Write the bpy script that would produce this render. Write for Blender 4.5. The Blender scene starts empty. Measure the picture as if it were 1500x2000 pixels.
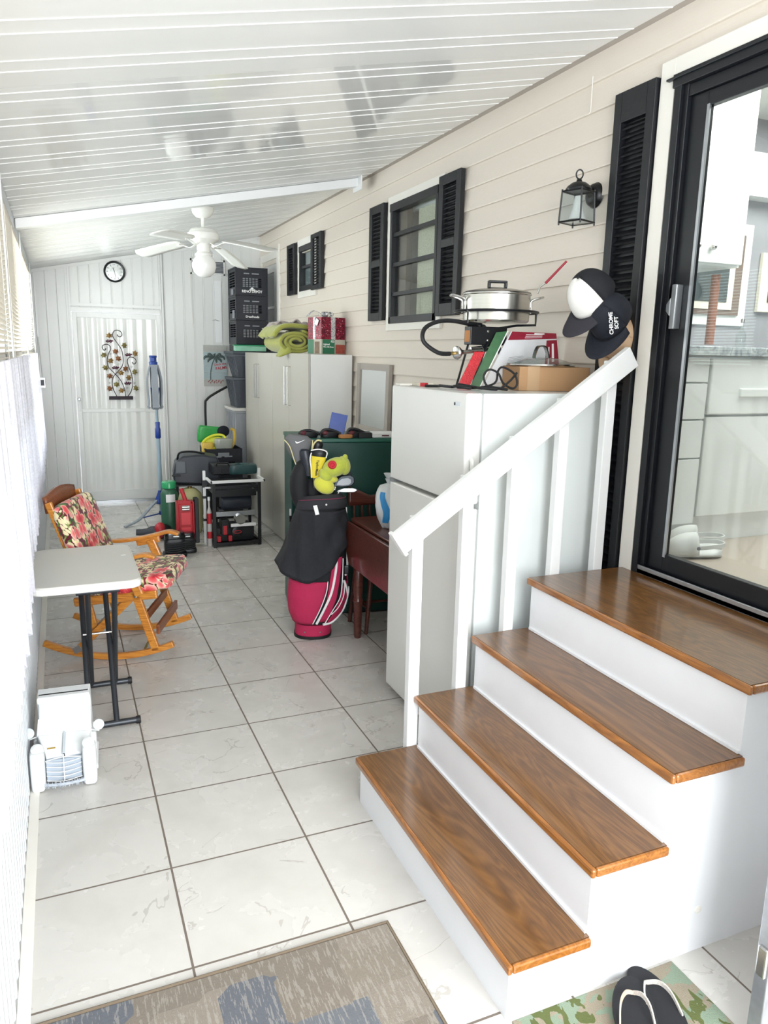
import bpy, math, random
from math import pi, sin, cos, radians, sqrt, atan2
from mathutils import Vector, Matrix, Euler
SC = bpy.context.scene
COL = SC.collection
random.seed(7)

# ------------------------------------------------------------ camera
cam_d = bpy.data.cameras.new('camera')
cam = bpy.data.objects.new('camera', cam_d); COL.objects.link(cam)
RX = (0.920174, -0.390961, 0.020732); RY = (-0.061604, -0.196882, -0.978490); RZ = (0.386634, 0.899103, -0.205250)
CAMPOS = (-0.23759, -1.80466, 1.65057)
cam.matrix_world = Matrix(((RX[0], -RY[0], -RZ[0], CAMPOS[0]), (RX[1], -RY[1], -RZ[1], CAMPOS[1]),
                           (RX[2], -RY[2], -RZ[2], CAMPOS[2]), (0, 0, 0, 1)))
cam_d.sensor_fit = 'HORIZONTAL'; cam_d.sensor_width = 36.0; cam_d.lens = 1468.045 * 36.0 / 1500.0
cam_d.clip_start = 0.02
SC.camera = cam

# ------------------------------------------------------------ world, lights, exposure
SC.view_settings.view_transform = 'Standard'; SC.view_settings.look = 'None'
SC.view_settings.gamma = 1.0; SC.view_settings.use_curve_mapping = False
SC.view_settings.exposure = 0.02
world = bpy.data.worlds.new('sky'); SC.world = world; world.use_nodes = True
bg = world.node_tree.nodes['Background']
bg.inputs['Color'].default_value = (0.93, 0.97, 1.0, 1); bg.inputs['Strength'].default_value = 1.2

def area(name, loc, direction, sx, sy, power, col):
    d = bpy.data.lights.new(name, 'AREA'); d.shape = 'RECTANGLE'; d.size = sx; d.size_y = sy
    d.energy = power; d.color = col
    o = bpy.data.objects.new(name, d); COL.objects.link(o); o.location = loc
    o.rotation_euler = Vector(direction).to_track_quat('-Z', 'Y').to_euler()
    return o
# daylight through the row of windows on the left and the open end of the porch behind the camera
area('daylight_windows', (-1.0, 1.0, 1.85), (1, 0, -0.05), 5.6, 1.6, 62, (0.95, 0.98, 1.0))
area('daylight_windows_far', (-0.9, 5.0, 1.80), (1, 0.1, -0.05), 3.2, 1.5, 185, (0.97, 0.985, 1.0))
area('daylight_entry', (0.7, -3.3, 1.6), (0, 1, 0.0), 2.4, 2.2, 270, (0.94, 0.975, 1.0))
# fluorescent light behind the panels of the kitchen ceiling
area('kitchen_light', (3.2, 0.4, 2.92), (0, 0, -1), 1.8, 1.4, 48, (1.0, 0.99, 0.95))
# added fill lamp, no such source seen, to brighten the larger window's blind
area('blind_fill_light', (2.75, 3.4, 2.9), (-0.5, 0, -1), 0.6, 3.0, 60, (1.0, 0.98, 0.93))

# ------------------------------------------------------------ materials
def lin(c):
    if isinstance(c, str):
        c = [int(c[i:i+2], 16) / 255 for i in (0, 2, 4)]
    return tuple((x / 12.92 if x <= 0.04045 else ((x + 0.055) / 1.055) ** 2.4) for x in c) + (1.0,)
class NT:
    def __init__(s, name):
        s.m = bpy.data.materials.new(name); s.m.use_nodes = True
        s.t = s.m.node_tree; s.b = s.t.nodes['Principled BSDF']
    def n(s, typ, **kw):
        nd = s.t.nodes.new(typ)
        for k, v in kw.items():
            if k.startswith('i_'):
                nd.inputs[k[2:].replace('_', ' ')].default_value = v
            else: setattr(nd, k, v)
        return nd
    def l(s, a, b): s.t.links.new(a, b)
    def coord(s, scale=(1, 1, 1), kind='Object', rot=(0, 0, 0)):
        c = s.n('ShaderNodeTexCoord'); mp = s.n('ShaderNodeMapping')
        mp.inputs['Scale'].default_value = scale; mp.inputs['Rotation'].default_value = rot
        s.l(c.outputs[kind], mp.inputs['Vector']); return mp.outputs['Vector']
    def noise(s, vec, scale, detail=3, rough=0.5, dist=0):
        nd = s.n('ShaderNodeTexNoise'); nd.inputs['Scale'].default_value = scale
        nd.inputs['Detail'].default_value = detail; nd.inputs['Roughness'].default_value = rough
        nd.inputs['Distortion'].default_value = dist; s.l(vec, nd.inputs['Vector']); return nd.outputs['Fac']
    def ramp(s, fac, stops, interp='LINEAR'):
        r = s.n('ShaderNodeValToRGB'); r.color_ramp.interpolation = interp
        e = r.color_ramp.elements
        while len(e) > 1: e.remove(e[-1])
        e[0].position = stops[0][0]; e[0].color = lin(stops[0][1])
        for p, c in stops[1:]:
            x = e.new(p); x.color = lin(c)
        s.l(fac, r.inputs['Fac']); return r.outputs['Color']
    def math(s, op, a, b=None, c=None):
        nd = s.n('ShaderNodeMath', operation=op)
        for i, x in enumerate((a, b, c)):
            if x is None: continue
            if isinstance(x, (int, float)): nd.inputs[i].default_value = x
            else: s.l(x, nd.inputs[i])
        return nd.outputs[0]
    def mix(s, fac, a, b, mode='MIX'):
        nd = s.n('ShaderNodeMix', data_type='RGBA', blend_type=mode)
        ins = [nd.inputs[0], nd.inputs[6], nd.inputs[7]]
        for i, x in zip(ins, (fac, a, b)):
            if isinstance(x, (int, float)): i.default_value = x
            elif isinstance(x, str): i.default_value = lin(x)
            elif isinstance(x, tuple): i.default_value = x
            else: s.l(x, i)
        return nd.outputs[2]
    def bump(s, h, strength=0.3, dist=0.01):
        b = s.n('ShaderNodeBump'); b.inputs['Strength'].default_value = strength
        b.inputs['Distance'].default_value = dist; s.l(h, b.inputs['Height']); s.l(b.outputs[0], s.b.inputs['Normal'])
    def col(s, c):
        if isinstance(c, (str, tuple)): s.b.inputs['Base Color'].default_value = lin(c)
        else: s.l(c, s.b.inputs['Base Color'])
    def set(s, **kw):
        for k, v in kw.items():
            i = s.b.inputs[k.replace('_', ' ')]
            if hasattr(v, 'links'): s.l(v, i)
            else: i.default_value = v
        return s
_c = {}
def M(name, c, rough=0.5, metal=0.0, var=0.06, nscale=6.0, bump=0.0, bscale=60.0, coat=0.0, trans=0.0, spec=0.5, sheen=0.0):
    """solid procedural material: slight noise in the colour, optional grain"""
    if name in _c: return _c[name]
    t = NT(name); v = t.coord()
    f = t.noise(v, nscale, 4)
    a = lin(c)
    lo = tuple(max(0, x * (1 - var)) for x in a[:3]) + (1,); hi = tuple(min(1, x * (1 + var)) for x in a[:3]) + (1,)
    t.l(t.mix(f, lo, hi), t.b.inputs['Base Color'])
    t.set(Roughness=rough, Metallic=metal)
    t.b.inputs['Coat Weight'].default_value = coat; t.b.inputs['Transmission Weight'].default_value = trans
    t.b.inputs['Specular IOR Level'].default_value = spec; t.b.inputs['Sheen Weight'].default_value = sheen
    if bump: t.bump(t.noise(v, bscale, 3), bump, 0.004)
    _c[name] = t.m; return t.m
def clear(name, tint='ffffff', alpha=0.12, rough=0.02):
    """window glass: mostly clear with a real reflection"""
    t = NT(name); g = t.n('ShaderNodeBsdfGlossy'); g.inputs['Roughness'].default_value = rough
    tr = t.n('ShaderNodeBsdfTransparent'); tr.inputs['Color'].default_value = lin(tint)
    fr = t.n('ShaderNodeLayerWeight'); fr.inputs['Blend'].default_value = 0.5
    f = t.math('MULTIPLY_ADD', t.math('POWER', fr.outputs['Facing'], 4.0), 0.6, alpha*0.5)
    mx = t.n('ShaderNodeMixShader'); t.l(f, mx.inputs[0]); t.l(tr.outputs[0], mx.inputs[1]); t.l(g.outputs[0], mx.inputs[2])
    t.l(mx.outputs[0], t.t.nodes['Material Output'].inputs['Surface']); return t.m
def sheer(name, c, transp=0.4, transl=0.5):
    t = NT(name); v = t.coord()
    d = t.n('ShaderNodeBsdfDiffuse'); d.inputs['Color'].default_value = lin(c)
    tl = t.n('ShaderNodeBsdfTranslucent'); tl.inputs['Color'].default_value = lin(c)
    m1 = t.n('ShaderNodeMixShader'); m1.inputs[0].default_value = transl
    t.l(d.outputs[0], m1.inputs[1]); t.l(tl.outputs[0], m1.inputs[2])
    tr = t.n('ShaderNodeBsdfTransparent'); m2 = t.n('ShaderNodeMixShader')
    f = t.math('MULTIPLY', t.noise(v, 90, 2), transp * 2)
    t.l(f, m2.inputs[0]); t.l(m1.outputs[0], m2.inputs[1]); t.l(tr.outputs[0], m2.inputs[2])
    t.l(m2.outputs[0], t.t.nodes['Material Output'].inputs['Surface']); return t.m

# ------------------------------------------------------------ mesh builder
class MB:
    def __init__(s): s.v = []; s.f = []; s.xf = None
    def add(s, vs, fs, mat=None):
        k = len(s.v)
        for p in vs:
            p = Vector(p)
            if mat is not None: p = mat @ p
            if s.xf is not None: p = s.xf @ p
            s.v.append(p)
        s.f += [tuple(i + k for i in f) for f in fs]; return s
    def box(s, x0, x1, y0, y1, z0, z1, mat=None):
        vs = [(x, y, z) for z in (z0, z1) for y in (y0, y1) for x in (x0, x1)]
        return s.add(vs, [(0, 2, 3, 1), (4, 5, 7, 6), (0, 1, 5, 4), (2, 6, 7, 3), (0, 4, 6, 2), (1, 3, 7, 5)], mat)
    def cbox(s, c, d, rot=(0, 0, 0)):
        m = Matrix.Translation(c) @ Euler(rot).to_matrix().to_4x4()
        return s.box(-d[0]/2, d[0]/2, -d[1]/2, d[1]/2, -d[2]/2, d[2]/2, m)
    def bar(s, p, q, w, t, up=(0, 0, 1)):
        """rectangular bar from p to q; t measured along up, w across"""
        p, q = Vector(p), Vector(q); d = q - p; L = d.length; d.normalize()
        sd = d.cross(Vector(up))
        if sd.length < 1e-4: sd = d.cross(Vector((1, 0, 0)))
        sd.normalize(); u = sd.cross(d)
        m = Matrix((( d.x, sd.x, u.x, p.x), (d.y, sd.y, u.y, p.y), (d.z, sd.z, u.z, p.z), (0, 0, 0, 1)))
        return s.box(0, L, -w/2, w/2, -t/2, t/2, m)
    def prism(s, pts, h, mat=None):
        """polygon in xy extruded 0..h in z"""
        n = len(pts); a = [(x, y, 0) for x, y in pts]; b = [(x, y, h) for x, y in pts]
        fs = [tuple(range(n))[::-1], tuple(range(n, 2*n))] + [(i, (i+1) % n, n + (i+1) % n, n + i) for i in range(n)]
        return s.add(a + b, fs, mat)
    def rings(s, rings, cap=True, closed=True):
        n = len(rings[0]); vs = [p for r in rings for p in r]; fs = []
        m = n if closed else n - 1
        for k in range(len(rings) - 1):
            for i in range(m):
                a, b = k*n + i, k*n + (i+1) % n
                fs.append((a, b, b + n, a + n))
        if cap and closed:
            fs.append(tuple(range(n))[::-1]); fs.append(tuple(range((len(rings)-1)*n, len(rings)*n)))
        return s.add(vs, fs)
    def lathe(s, prof, c=(0, 0, 0), seg=28, axis=(0, 0, 1), cap=True):
        q = Vector((0, 0, 1)).rotation_difference(Vector(axis)).to_matrix()
        c = Vector(c); R = []
        for r, z in prof:
            R.append([c + q @ Vector((max(r, 1e-5) * cos(2*pi*i/seg), max(r, 1e-5) * sin(2*pi*i/seg), z)) for i in range(seg)])
        return s.rings(R, cap)
    def cyl(s, p, q, r, r2=None, seg=16):
        p, q = Vector(p), Vector(q); d = q - p
        return s.lathe([(r, 0), (r if r2 is None else r2, d.length)], p, seg, d)
    def tube(s, pts, r, seg=8, closed=False, cap=True, rad=None, smooth=0):
        pts = [Vector(p) for p in pts]
        if smooth: pts = catmull(pts, smooth, closed)
        n = len(pts); R = []; prev = None
        for i, p in enumerate(pts):
            a = pts[i-1] if (i or closed) else p; b = pts[(i+1) % n] if (i < n-1 or closed) else p
            d = (b - a).normalized() if (b - a).length > 1e-9 else Vector((0, 0, 1))
            if prev is None:
                u = d.cross(Vector((0, 0, 1)))
                if u.length < 1e-3: u = d.cross(Vector((1, 0, 0)))
            else: u = prev - d * prev.dot(d)
            u.normalize(); prev = u; w = d.cross(u)
            rr = r if rad is None else rad(i/(n-1))
            R.append([p + (u*cos(2*pi*k/seg) + w*sin(2*pi*k/seg)) * rr for k in range(seg)])
        if closed: R.append(R[0]); cap = False
        return s.rings(R, cap)
    def ribbon(s, pts, w, t, wdir=(0, 1, 0), smooth=0):
        """flat strip: w along wdir, t across"""
        pts = [Vector(p) for p in pts]; wd = Vector(wdir).normalized()
        if smooth: pts = catmull(pts, smooth, False)
        R = []; n = len(pts)
        for i, p in enumerate(pts):
            d = (pts[min(i+1, n-1)] - pts[max(i-1, 0)]).normalized(); nn = d.cross(wd).normalized()
            R.append([p + wd*w/2 + nn*t/2, p - wd*w/2 + nn*t/2, p - wd*w/2 - nn*t/2, p + wd*w/2 - nn*t/2])
        return s.rings(R)
    def sphere(s, c, r, sc=(1, 1, 1), seg=20, rot=(0, 0, 0)):
        m = Matrix.Translation(c) @ Euler(rot).to_matrix().to_4x4(); R = []; h = seg//2
        for k in range(h + 1):
            a = -pi/2 + pi*k/h; rr = max(cos(a), 1e-4) * r
            R.append([m @ Vector((rr*cos(2*pi*i/seg)*sc[0], rr*sin(2*pi*i/seg)*sc[1], r*sin(a)*sc[2])) for i in range(seg)])
        return s.rings(R, True)
    def grid(s, fn, nu, nv, thick=0.0):
        vs = [fn(i/nu, j/nv) for j in range(nv+1) for i in range(nu+1)]
        fs = [(j*(nu+1)+i, j*(nu+1)+i+1, (j+1)*(nu+1)+i+1, (j+1)*(nu+1)+i) for j in range(nv) for i in range(nu)]
        return s.add(vs, fs)
    def cushion(s, sx, sy, sz, mat=None, e=4.0, seg=40, rows=8):
        """rounded pad centred at origin"""
        R = []
        for k in range(rows + 1):
            a = -pi/2 + pi*k/rows; f = max(abs(cos(a)), 1e-3) ** 0.35; z = sin(a) * sz/2
            ring = []
            for i in range(seg):
                t = 2*pi*i/seg; ct, st = cos(t), sin(t); rr = (abs(ct)**e + abs(st)**e) ** (-1/e)
                ff = f if k not in (0, rows) else f
                ring.append((ct*rr*sx/2*(0.80+0.20*f), st*rr*sy/2*(0.80+0.20*f), z))
            R.append(ring)
        R = [[(mat @ Vector(p)) if mat is not None else Vector(p) for p in r] for r in R]
        return s.rings(R, True)
def catmull(pts, k, closed=False):
    out = []; n = len(pts); rng = n if closed else n - 1
    for i in range(rng):
        p0 = pts[(i-1) % n] if (closed or i) else pts[0]; p1 = pts[i]; p2 = pts[(i+1) % n]
        p3 = pts[(i+2) % n] if (closed or i+2 < n) else pts[-1]
        for j in range(k):
            t = j/k
            out.append(0.5*((2*p1) + (p2-p0)*t + (2*p0-5*p1+4*p2-p3)*t*t + (3*p1-p0-3*p2+p3)*t**3))
    if not closed: out.append(pts[-1])
    return out

def build(name, mb, mat, parent=None, world=False, bevel=0.0, smooth=False, kind=None, label=None, solid=0.0, sub=0):
    me = bpy.data.meshes.new(name)
    vs = mb.v
    if parent is not None and world:
        inv = wm(parent).inverted(); vs = [inv @ v for v in vs]
    me.from_pydata([tuple(v) for v in vs], [], mb.f)
    import bmesh
    b = bmesh.new(); b.from_mesh(me); bmesh.ops.recalc_face_normals(b, faces=b.faces); b.to_mesh(me); b.free()
    if smooth:
        for p in me.polygons: p.use_smooth = True
        try: me.set_sharp_from_angle(angle=radians(smooth if not isinstance(smooth, bool) else 40))
        except Exception: pass
    me.materials.append(mat)
    o = bpy.data.objects.new(name, me); COL.objects.link(o)
    if parent is not None: o.parent = parent
    if solid:
        md = o.modifiers.new('solid', 'SOLIDIFY'); md.thickness = solid; md.offset = 0
    if bevel:
        md = o.modifiers.new('bevel', 'BEVEL'); md.width = bevel; md.segments = 2; md.limit_method = 'ANGLE'; md.angle_limit = radians(35)
    if sub:
        md = o.modifiers.new('sub', 'SUBSURF'); md.levels = sub; md.render_levels = sub
    if kind: o['kind'] = kind
    if label: o['label'] = label
    return o
def wm(o):
    m = Matrix.Translation(o.location) @ o.rotation_euler.to_matrix().to_4x4()
    return wm(o.parent) @ m if o.parent is not None else m
def thing(name, label, cat, loc=(0, 0, 0), rz=0.0, group=None):
    o = bpy.data.objects.new(name, None); COL.objects.link(o); o.empty_display_size = 0.05
    o.location = loc; o.rotation_euler = (0, 0, rz); o['label'] = label; o['category'] = cat
    if group: o['group'] = group
    return o
def tag(o, label, cat, group=None):
    o['label'] = label; o['category'] = cat
    if group: o['group'] = group
    return o
def struct(name, mb, mat, **k):
    return build(name, mb, mat, kind='structure', **k)
def copy_tree(o, parent=None, top=True):
    c = o.copy(); COL.objects.link(c)
    c.parent = parent
    for ch in [x for x in bpy.data.objects if x.parent == o]:
        copy_tree(ch, c, False)
    return c
def text(name, s, size, mat, parent, loc, rot, ext=0.0006, align='CENTER', world=False, bold=0.0):
    cu = bpy.data.curves.new(name, 'FONT'); cu.body = s; cu.size = size; cu.extrude = ext; cu.align_x = align; cu.align_y = 'CENTER'
    cu.offset = bold
    t = bpy.data.objects.new(name, cu); COL.objects.link(t)
    bpy.context.view_layer.update()
    me = bpy.data.meshes.new_from_object(t.evaluated_get(bpy.context.evaluated_depsgraph_get()))
    bpy.data.objects.remove(t); bpy.data.curves.remove(cu)
    me.materials.clear(); me.materials.append(mat)
    o = bpy.data.objects.new(name, me); COL.objects.link(o); o.parent = parent
    m = Matrix.Translation(loc) @ Euler(rot).to_matrix().to_4x4()
    if world and parent is not None: m = wm(parent).inverted() @ m
    o.matrix_local = m
    return o
# ------------------------------------------------------------ setting materials
XL, XR, YB, YF = -0.435, 1.90, 6.79, -3.2          # left wall, house wall, back wall, open end
CZ = lambda x: 2.412 + 0.2064 * (x - XL)            # sloping ceiling
def floor_mat():
    t = NT('floor_tile'); v = t.coord(); sx = t.n('ShaderNodeSeparateXYZ'); t.l(v, sx.inputs[0])
    TX, TY, G = 0.455, 0.4367, 0.0034
    def edge(o, T):
        fr = t.math('FRACT', t.math('DIVIDE', o, T)); d = t.math('MINIMUM', fr, t.math('SUBTRACT', 1.0, fr))
        return t.math('LESS_THAN', t.math('MULTIPLY', d, T), G)
    g = t.math('MAXIMUM', edge(sx.outputs[0], TX), edge(sx.outputs[1], TY))
    ix = t.math('FLOOR', t.math('DIVIDE', sx.outputs[0], TX)); iy = t.math('FLOOR', t.math('DIVIDE', sx.outputs[1], TY))
    off = t.n('ShaderNodeCombineXYZ'); t.l(t.math('MULTIPLY', ix, 3.7), off.inputs[0]); t.l(t.math('MULTIPLY', iy, 5.3), off.inputs[1])
    va = t.n('ShaderNodeVectorMath', operation='ADD'); t.l(v, va.inputs[0]); t.l(off.outputs[0], va.inputs[1])
    n1 = t.noise(va.outputs[0], 4.5, 7, 0.55, 0.25)
    c1 = t.ramp(n1, [(0.2, 'bfbcb6'), (0.5, 'c9c6c1'), (0.85, 'cfccc8')])
    w = t.n('ShaderNodeTexNoise'); w.inputs['Scale'].default_value = 2.1; w.inputs['Detail'].default_value = 5; w.inputs['Distortion'].default_value = 1.6
    t.l(va.outputs[0], w.inputs['Vector'])
    vein = t.math('LESS_THAN', t.math('ABSOLUTE', t.math('SUBTRACT', w.outputs['Fac'], 0.5)), 0.006)
    br = t.math('MULTIPLY', vein, t.math('GREATER_THAN', t.noise(va.outputs[0], 5.0, 2), 0.54))
    c2 = t.mix(t.math('MULTIPLY', br, 0.35), c1, '8a8177')
    t.l(t.mix(g, c2, '6f655c'), t.b.inputs['Base Color'])
    t.l(t.math('ADD', t.math('MULTIPLY', g, 0.5), t.math('MULTIPLY_ADD', n1, 0.14, 0.20)), t.b.inputs['Roughness'])
    h = t.math('SUBTRACT', t.math('MULTIPLY', t.noise(v, 14, 6), 0.25), g); t.bump(h, 0.22, 0.003)
    return t.m
def siding_mat():
    t = NT('vinyl_siding'); v = t.coord((1, 1.2, 26)); f = t.noise(v, 9, 5, 0.6)
    c = t.mix(f, 'dbd0c4', 'e2d9cd'); t.l(c, t.b.inputs['Base Color']); t.set(Roughness=0.48); t.bump(f, 0.12, 0.004); return t.m
def ceiling_mat():
    t = NT('ceiling_gloss_paint'); v = t.coord((0.8, 5.0, 1)); f = t.noise(v, 1.6, 2, 0.5)
    t.l(t.mix(f, 'e4e4e2', 'eaeae8'), t.b.inputs['Base Color'])
    o = t.coord(); sx = t.n('ShaderNodeSeparateXYZ'); t.l(o, sx.inputs[0])   # the middle pans have kept their gloss
    g = t.math('MULTIPLY', t.math('GREATER_THAN', sx.outputs[1], 1.0), t.math('LESS_THAN', sx.outputs[1], 2.33))
    t.l(t.math('MULTIPLY_ADD', g, -0.26, 0.33), t.b.inputs['Roughness'])
    t.b.inputs['Specular IOR Level'].default_value = 0.55; t.bump(f, 0.06, 0.02); return t.m
def wood_mat(name, cols, rot=0.0, scale=1.0, rough=0.28, coat=0.6, along='y'):
    t = NT(name)
    sc = {'y': (9*scale, 0.9*scale, 9*scale), 'x': (0.9*scale, 9*scale, 9*scale), 'z': (9*scale, 9*scale, 0.9*scale)}[along]
    v = t.coord(sc); f = t.noise(v, 1.0, 4, 0.55, 0.7)
    rr = t.math('FRACT', t.math('MULTIPLY', f, 16.0)); g = t.math('ABSOLUTE', t.math('SUBTRACT', rr, 0.5))
    sc2 = tuple(x*7 for x in sc); fine = t.noise(t.coord(sc2), 1.0, 3, 0.7)
    fac = t.math('ADD', t.math('MULTIPLY', g, 0.8), t.math('MULTIPLY', fine, 0.6))
    t.l(t.ramp(fac, [(0.1, cols[0]), (0.45, cols[1]), (0.85, cols[2])]), t.b.inputs['Base Color'])
    t.set(Roughness=rough); t.b.inputs['Coat Weight'].default_value = coat; t.b.inputs['Coat Roughness'].default_value = 0.12
    t.bump(fac, 0.05, 0.002); return t.m
m_floor = floor_mat(); m_siding = siding_mat(); m_ceil = ceiling_mat()
m_tread = wood_mat('stained_tread', ('4d3115', '66431f', '81582c'), rough=0.3, scale=0.8)
m_nose = wood_mat('nosing_wood', ('6a3d14', '8f5820', 'a86c2e'), rough=0.3, scale=0.9)
m_white = M('white_paint', 'e9eaea', 0.38, var=0.03)
m_wall = M('white_aluminium_panel', 'dededc', 0.28, var=0.035, nscale=2.5)
m_corr = M('corrugated_metal', 'c9cdd1', 0.3, var=0.03)
m_black = M('black_paint', '0b0e14', 0.38, var=0.15)
m_shut = M('shutter_black', '0b0d13', 0.5, var=0.2, bump=0.3, bscale=40)
m_trimw = M('white_trim', 'e8e4dc', 0.4, var=0.03)
m_taupe = M('eave_taupe', 'aba299', 0.6, var=0.05)
m_rubber = M('black_rubber', '101114', 0.6, var=0.2)
m_alu = M('aluminium', 'b9bcc0', 0.3, 0.9, var=0.08)
m_steel = M('steel', 'c9c9c7', 0.22, 1.0, var=0.05)
m_glass = clear('window_glass', 'f4f8f7', 0.10)
m_grey = M('grey_plastic', '5b5f66', 0.5)
m_blk = M('black_plastic', '0d0f14', 0.42, var=0.2)
m_print_w = M('white_print', 'f2f2f2', 0.6, var=0.02)
m_print_k = M('black_print', '111114', 0.6, var=0.02)

# ------------------------------------------------------------ floor, ceiling, walls
mb = MB().box(XL - 0.05, XR + 0.02, YF, YB + 0.05, -0.06, 0.0); struct('floor', mb, m_floor)
mb = MB().box(XL, XL + 0.033, YF, YB, 0.0, 0.006); struct('trim_1', mb, m_trimw, bevel=0.002)   # pale strip along the left wall
# ceiling: pans of glossy metal with pairs of raised seams running up the slope
def ridge_profile():
    pts = [(YF, 0)]; y = 0.47 - 0.2945 * 13
    while y < YB - 0.15:
        for q in (y, y + 0.092):
            if q > YF + 0.05:
                pts += [(q - 0.005, 0), (q - 0.0035, -0.0022), (q + 0.0035, -0.0022), (q + 0.005, 0)]
        y += 0.2945
    return pts + [(YB, 0)]
prof = ridge_profile(); mb = MB()
x0, x1 = XL - 0.05, 1.86
R = [[Vector((x, y, CZ(x) + d)) for (y, d) in prof] for x in (x0, x1)]
mb.rings(R, cap=False, closed=False)
mb.add([(x0, YF, CZ(x0)+0.06), (x1, YF, CZ(x1)+0.06), (x1, YB, CZ(x1)+0.06), (x0, YB, CZ(x0)+0.06)], [(0, 1, 2, 3)])
struct('ceiling', mb, m_ceil)
# eave of the house above the siding, with a white flashing line
mb = MB().box(1.815, XR + 0.03, YF, YB, 2.889, 2.93); struct('trim_2', mb, m_taupe)
mb = MB().box(1.785, 1.818, YF, YB, 2.878, 2.886); struct('trim_3', mb, m_trimw)
# cross beam
bm = MB(); zc = lambda x: CZ(x)
q = [(XL + 0.01, 3.50), (1.80, 3.50), (1.80, 3.575), (XL + 0.01, 3.575)]
bm.add([(x, y, zc(x) - 0.005) for x, y in q] + [(x, y, zc(x) - 0.062) for x, y in q], [(0, 1, 2, 3), (7, 6, 5, 4), (0, 4, 5, 1), (1, 5, 6, 2), (2, 6, 7, 3), (3, 7, 4, 0)])
bm.box(1.79, 1.80, 3.44, 3.60, 2.78, 2.872)
struct('trim_30', bm, m_white, bevel=0.003)
# siding wall in lapped courses, left out where windows and doors are cut through
OPEN = [(-1.55, 0.50, 0.0, 2.66), (2.385, 3.09, 1.855, 2.62), (4.80, 5.20, 2.205, 2.60), (6.05, 6.66, 0.0, 2.60)]
mb = MB(); H = 0.1145; top = 2.889; k = 0
while top - k*H > 0:
    z1 = top - k*H; z0 = max(z1 - H, 0.0); k += 1; zc_ = (z0 + z1)/2
    cuts = sorted((a, b) for a, b, lo, hi in OPEN if lo < zc_ < hi); y = YF; segs = []
    for a, b in cuts: segs.append((y, a)); y = b
    segs.append((y, YB))
    for a, b in segs:
        pr_ = [(XR + 0.0, z1), (XR - 0.013, z0 + 0.006), (XR - 0.012, z0), (XR + 0.02, z0), (XR + 0.02, z1)]
        mb.rings([[Vector((x, yy, z)) for x, z in pr_] for yy in (a, b)])
struct('wall_right', mb, m_siding)
# back wall of ribbed aluminium panels with a door opening
def ribs(xa, xb, step=0.105, off=0.0):
    pts = [(xa, 0)]; x = math.ceil((xa - off)/step)*step + off
    while x < xb - 0.01:
        if x > xa + 0.01: pts += [(x - 0.004, 0), (x, 0.003), (x + 0.004, -0.0012), (x + 0.018, 0)]
        x += step
    return pts + [(xb, 0)]
def ribbed(mb, xa, xb, z0, z1f, yb, **k):
    P = ribs(xa, xb, **k)
    mb.rings([[Vector((x, yb + d, z0)) for x, d in P], [Vector((x, yb + d, z1f(x))) for x, d in P]], cap=False, closed=False)
mb = MB()
ribbed(mb, XL, -0.10, 0, CZ, YB); ribbed(mb, 0.80, XR, 0, CZ, YB); ribbed(mb, -0.10, 0.80, 2.03, CZ, YB)
mb.box(XL - 0.05, -0.10, YB + 0.01, YB + 0.04, 0, 2.42); mb.box(0.80, XR + 0.1, YB + 0.01, YB + 0.04, 0, 2.85); mb.box(-0.10, 0.80, YB + 0.01, YB + 0.04, 2.03, 2.5)
struct('wall_back', mb, m_wall)
# frame members on the back wall
mb = MB()
for xa, xb, z1 in ((-0.125, -0.085, 2.46), (0.795, 0.835, 2.655)):
    mb.box(xa, xa + 0.016, YB - 0.018, YB, 0, z1); mb.box(xb - 0.016, xb, YB - 0.018, YB, 0, z1); mb.box(xa, xb, YB - 0.007, YB, 0, z1)
mb.box(-0.085, 0.795, YB - 0.03, YB, 2.02, 2.06); mb.box(-0.085, 0.795, YB - 0.016, YB, 2.075, 2.105)
struct('trim_31', mb, m_wall)
mb = MB()
vt = [(x, YB - 0.012, CZ(x) - 0.002) for x in (XL, 1.86)]; vb = [(x, YB - 0.012, CZ(x) - 0.035) for x in (XL, 1.86)]
mb.add(vt + vb, [(0, 1, 3, 2)]); mb.add([(XL, YB, CZ(XL) - .035), (1.86, YB, CZ(1.86) - .035)] + vb, [(0, 1, 3, 2)])
struct('trim_4', mb, m_wall)
# back door with fluted translucent panel
root = thing('door_1', 'white fluted door at the far end hung with metal vine decoration', 'door', (0.355, YB, 0)); root['kind'] = 'structure'
mb = MB(); mb.box(-0.08, -0.035, YB-0.012, YB+0.012, 0.03, 2.015).box(0.755, 0.792, YB-0.012, YB+0.012, 0.03, 2.015)
mb.box(-0.035, 0.755, YB-0.012, YB+0.012, 1.96, 2.015).box(-0.035, 0.755, YB-0.012, YB+0.012, 0.03, 0.13).box(-0.035, 0.755, YB-0.010, YB+0.012, 0.985, 1.02)
build('door_stiles', mb, m_wall, root, world=True, bevel=0.002)
t = NT('fluted_panel'); v = t.coord((2.2, 1, 0.55)); f = t.noise(v, 3.0, 4, 0.6, 1.2)
t.l(t.mix(f, 'dadad7', 'ebebe8'), t.b.inputs['Base Color']); t.set(Roughness=0.2); m_flute = t.m
mb = MB(); N = 120
P = [(-0.035 + 0.79*i/N, 0.0042*(abs(((0.79*i/N)/0.098) % 1.0 - 0.5)*2)**1.4) for i in range(N+1)]
mb.rings([[Vector((x, YB - 0.002 + d, 0.13)) for x, d in P], [Vector((x, YB - 0.002 + d, 1.96)) for x, d in P]], cap=False, closed=False)
build('door_panel', mb, m_flute, root, world=True, smooth=60)
h = build('door_handle', MB().box(-0.068, -0.048, YB-0.022, YB-0.012, 1.00, 1.15), m_white, root, world=True, bevel=0.002)
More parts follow.
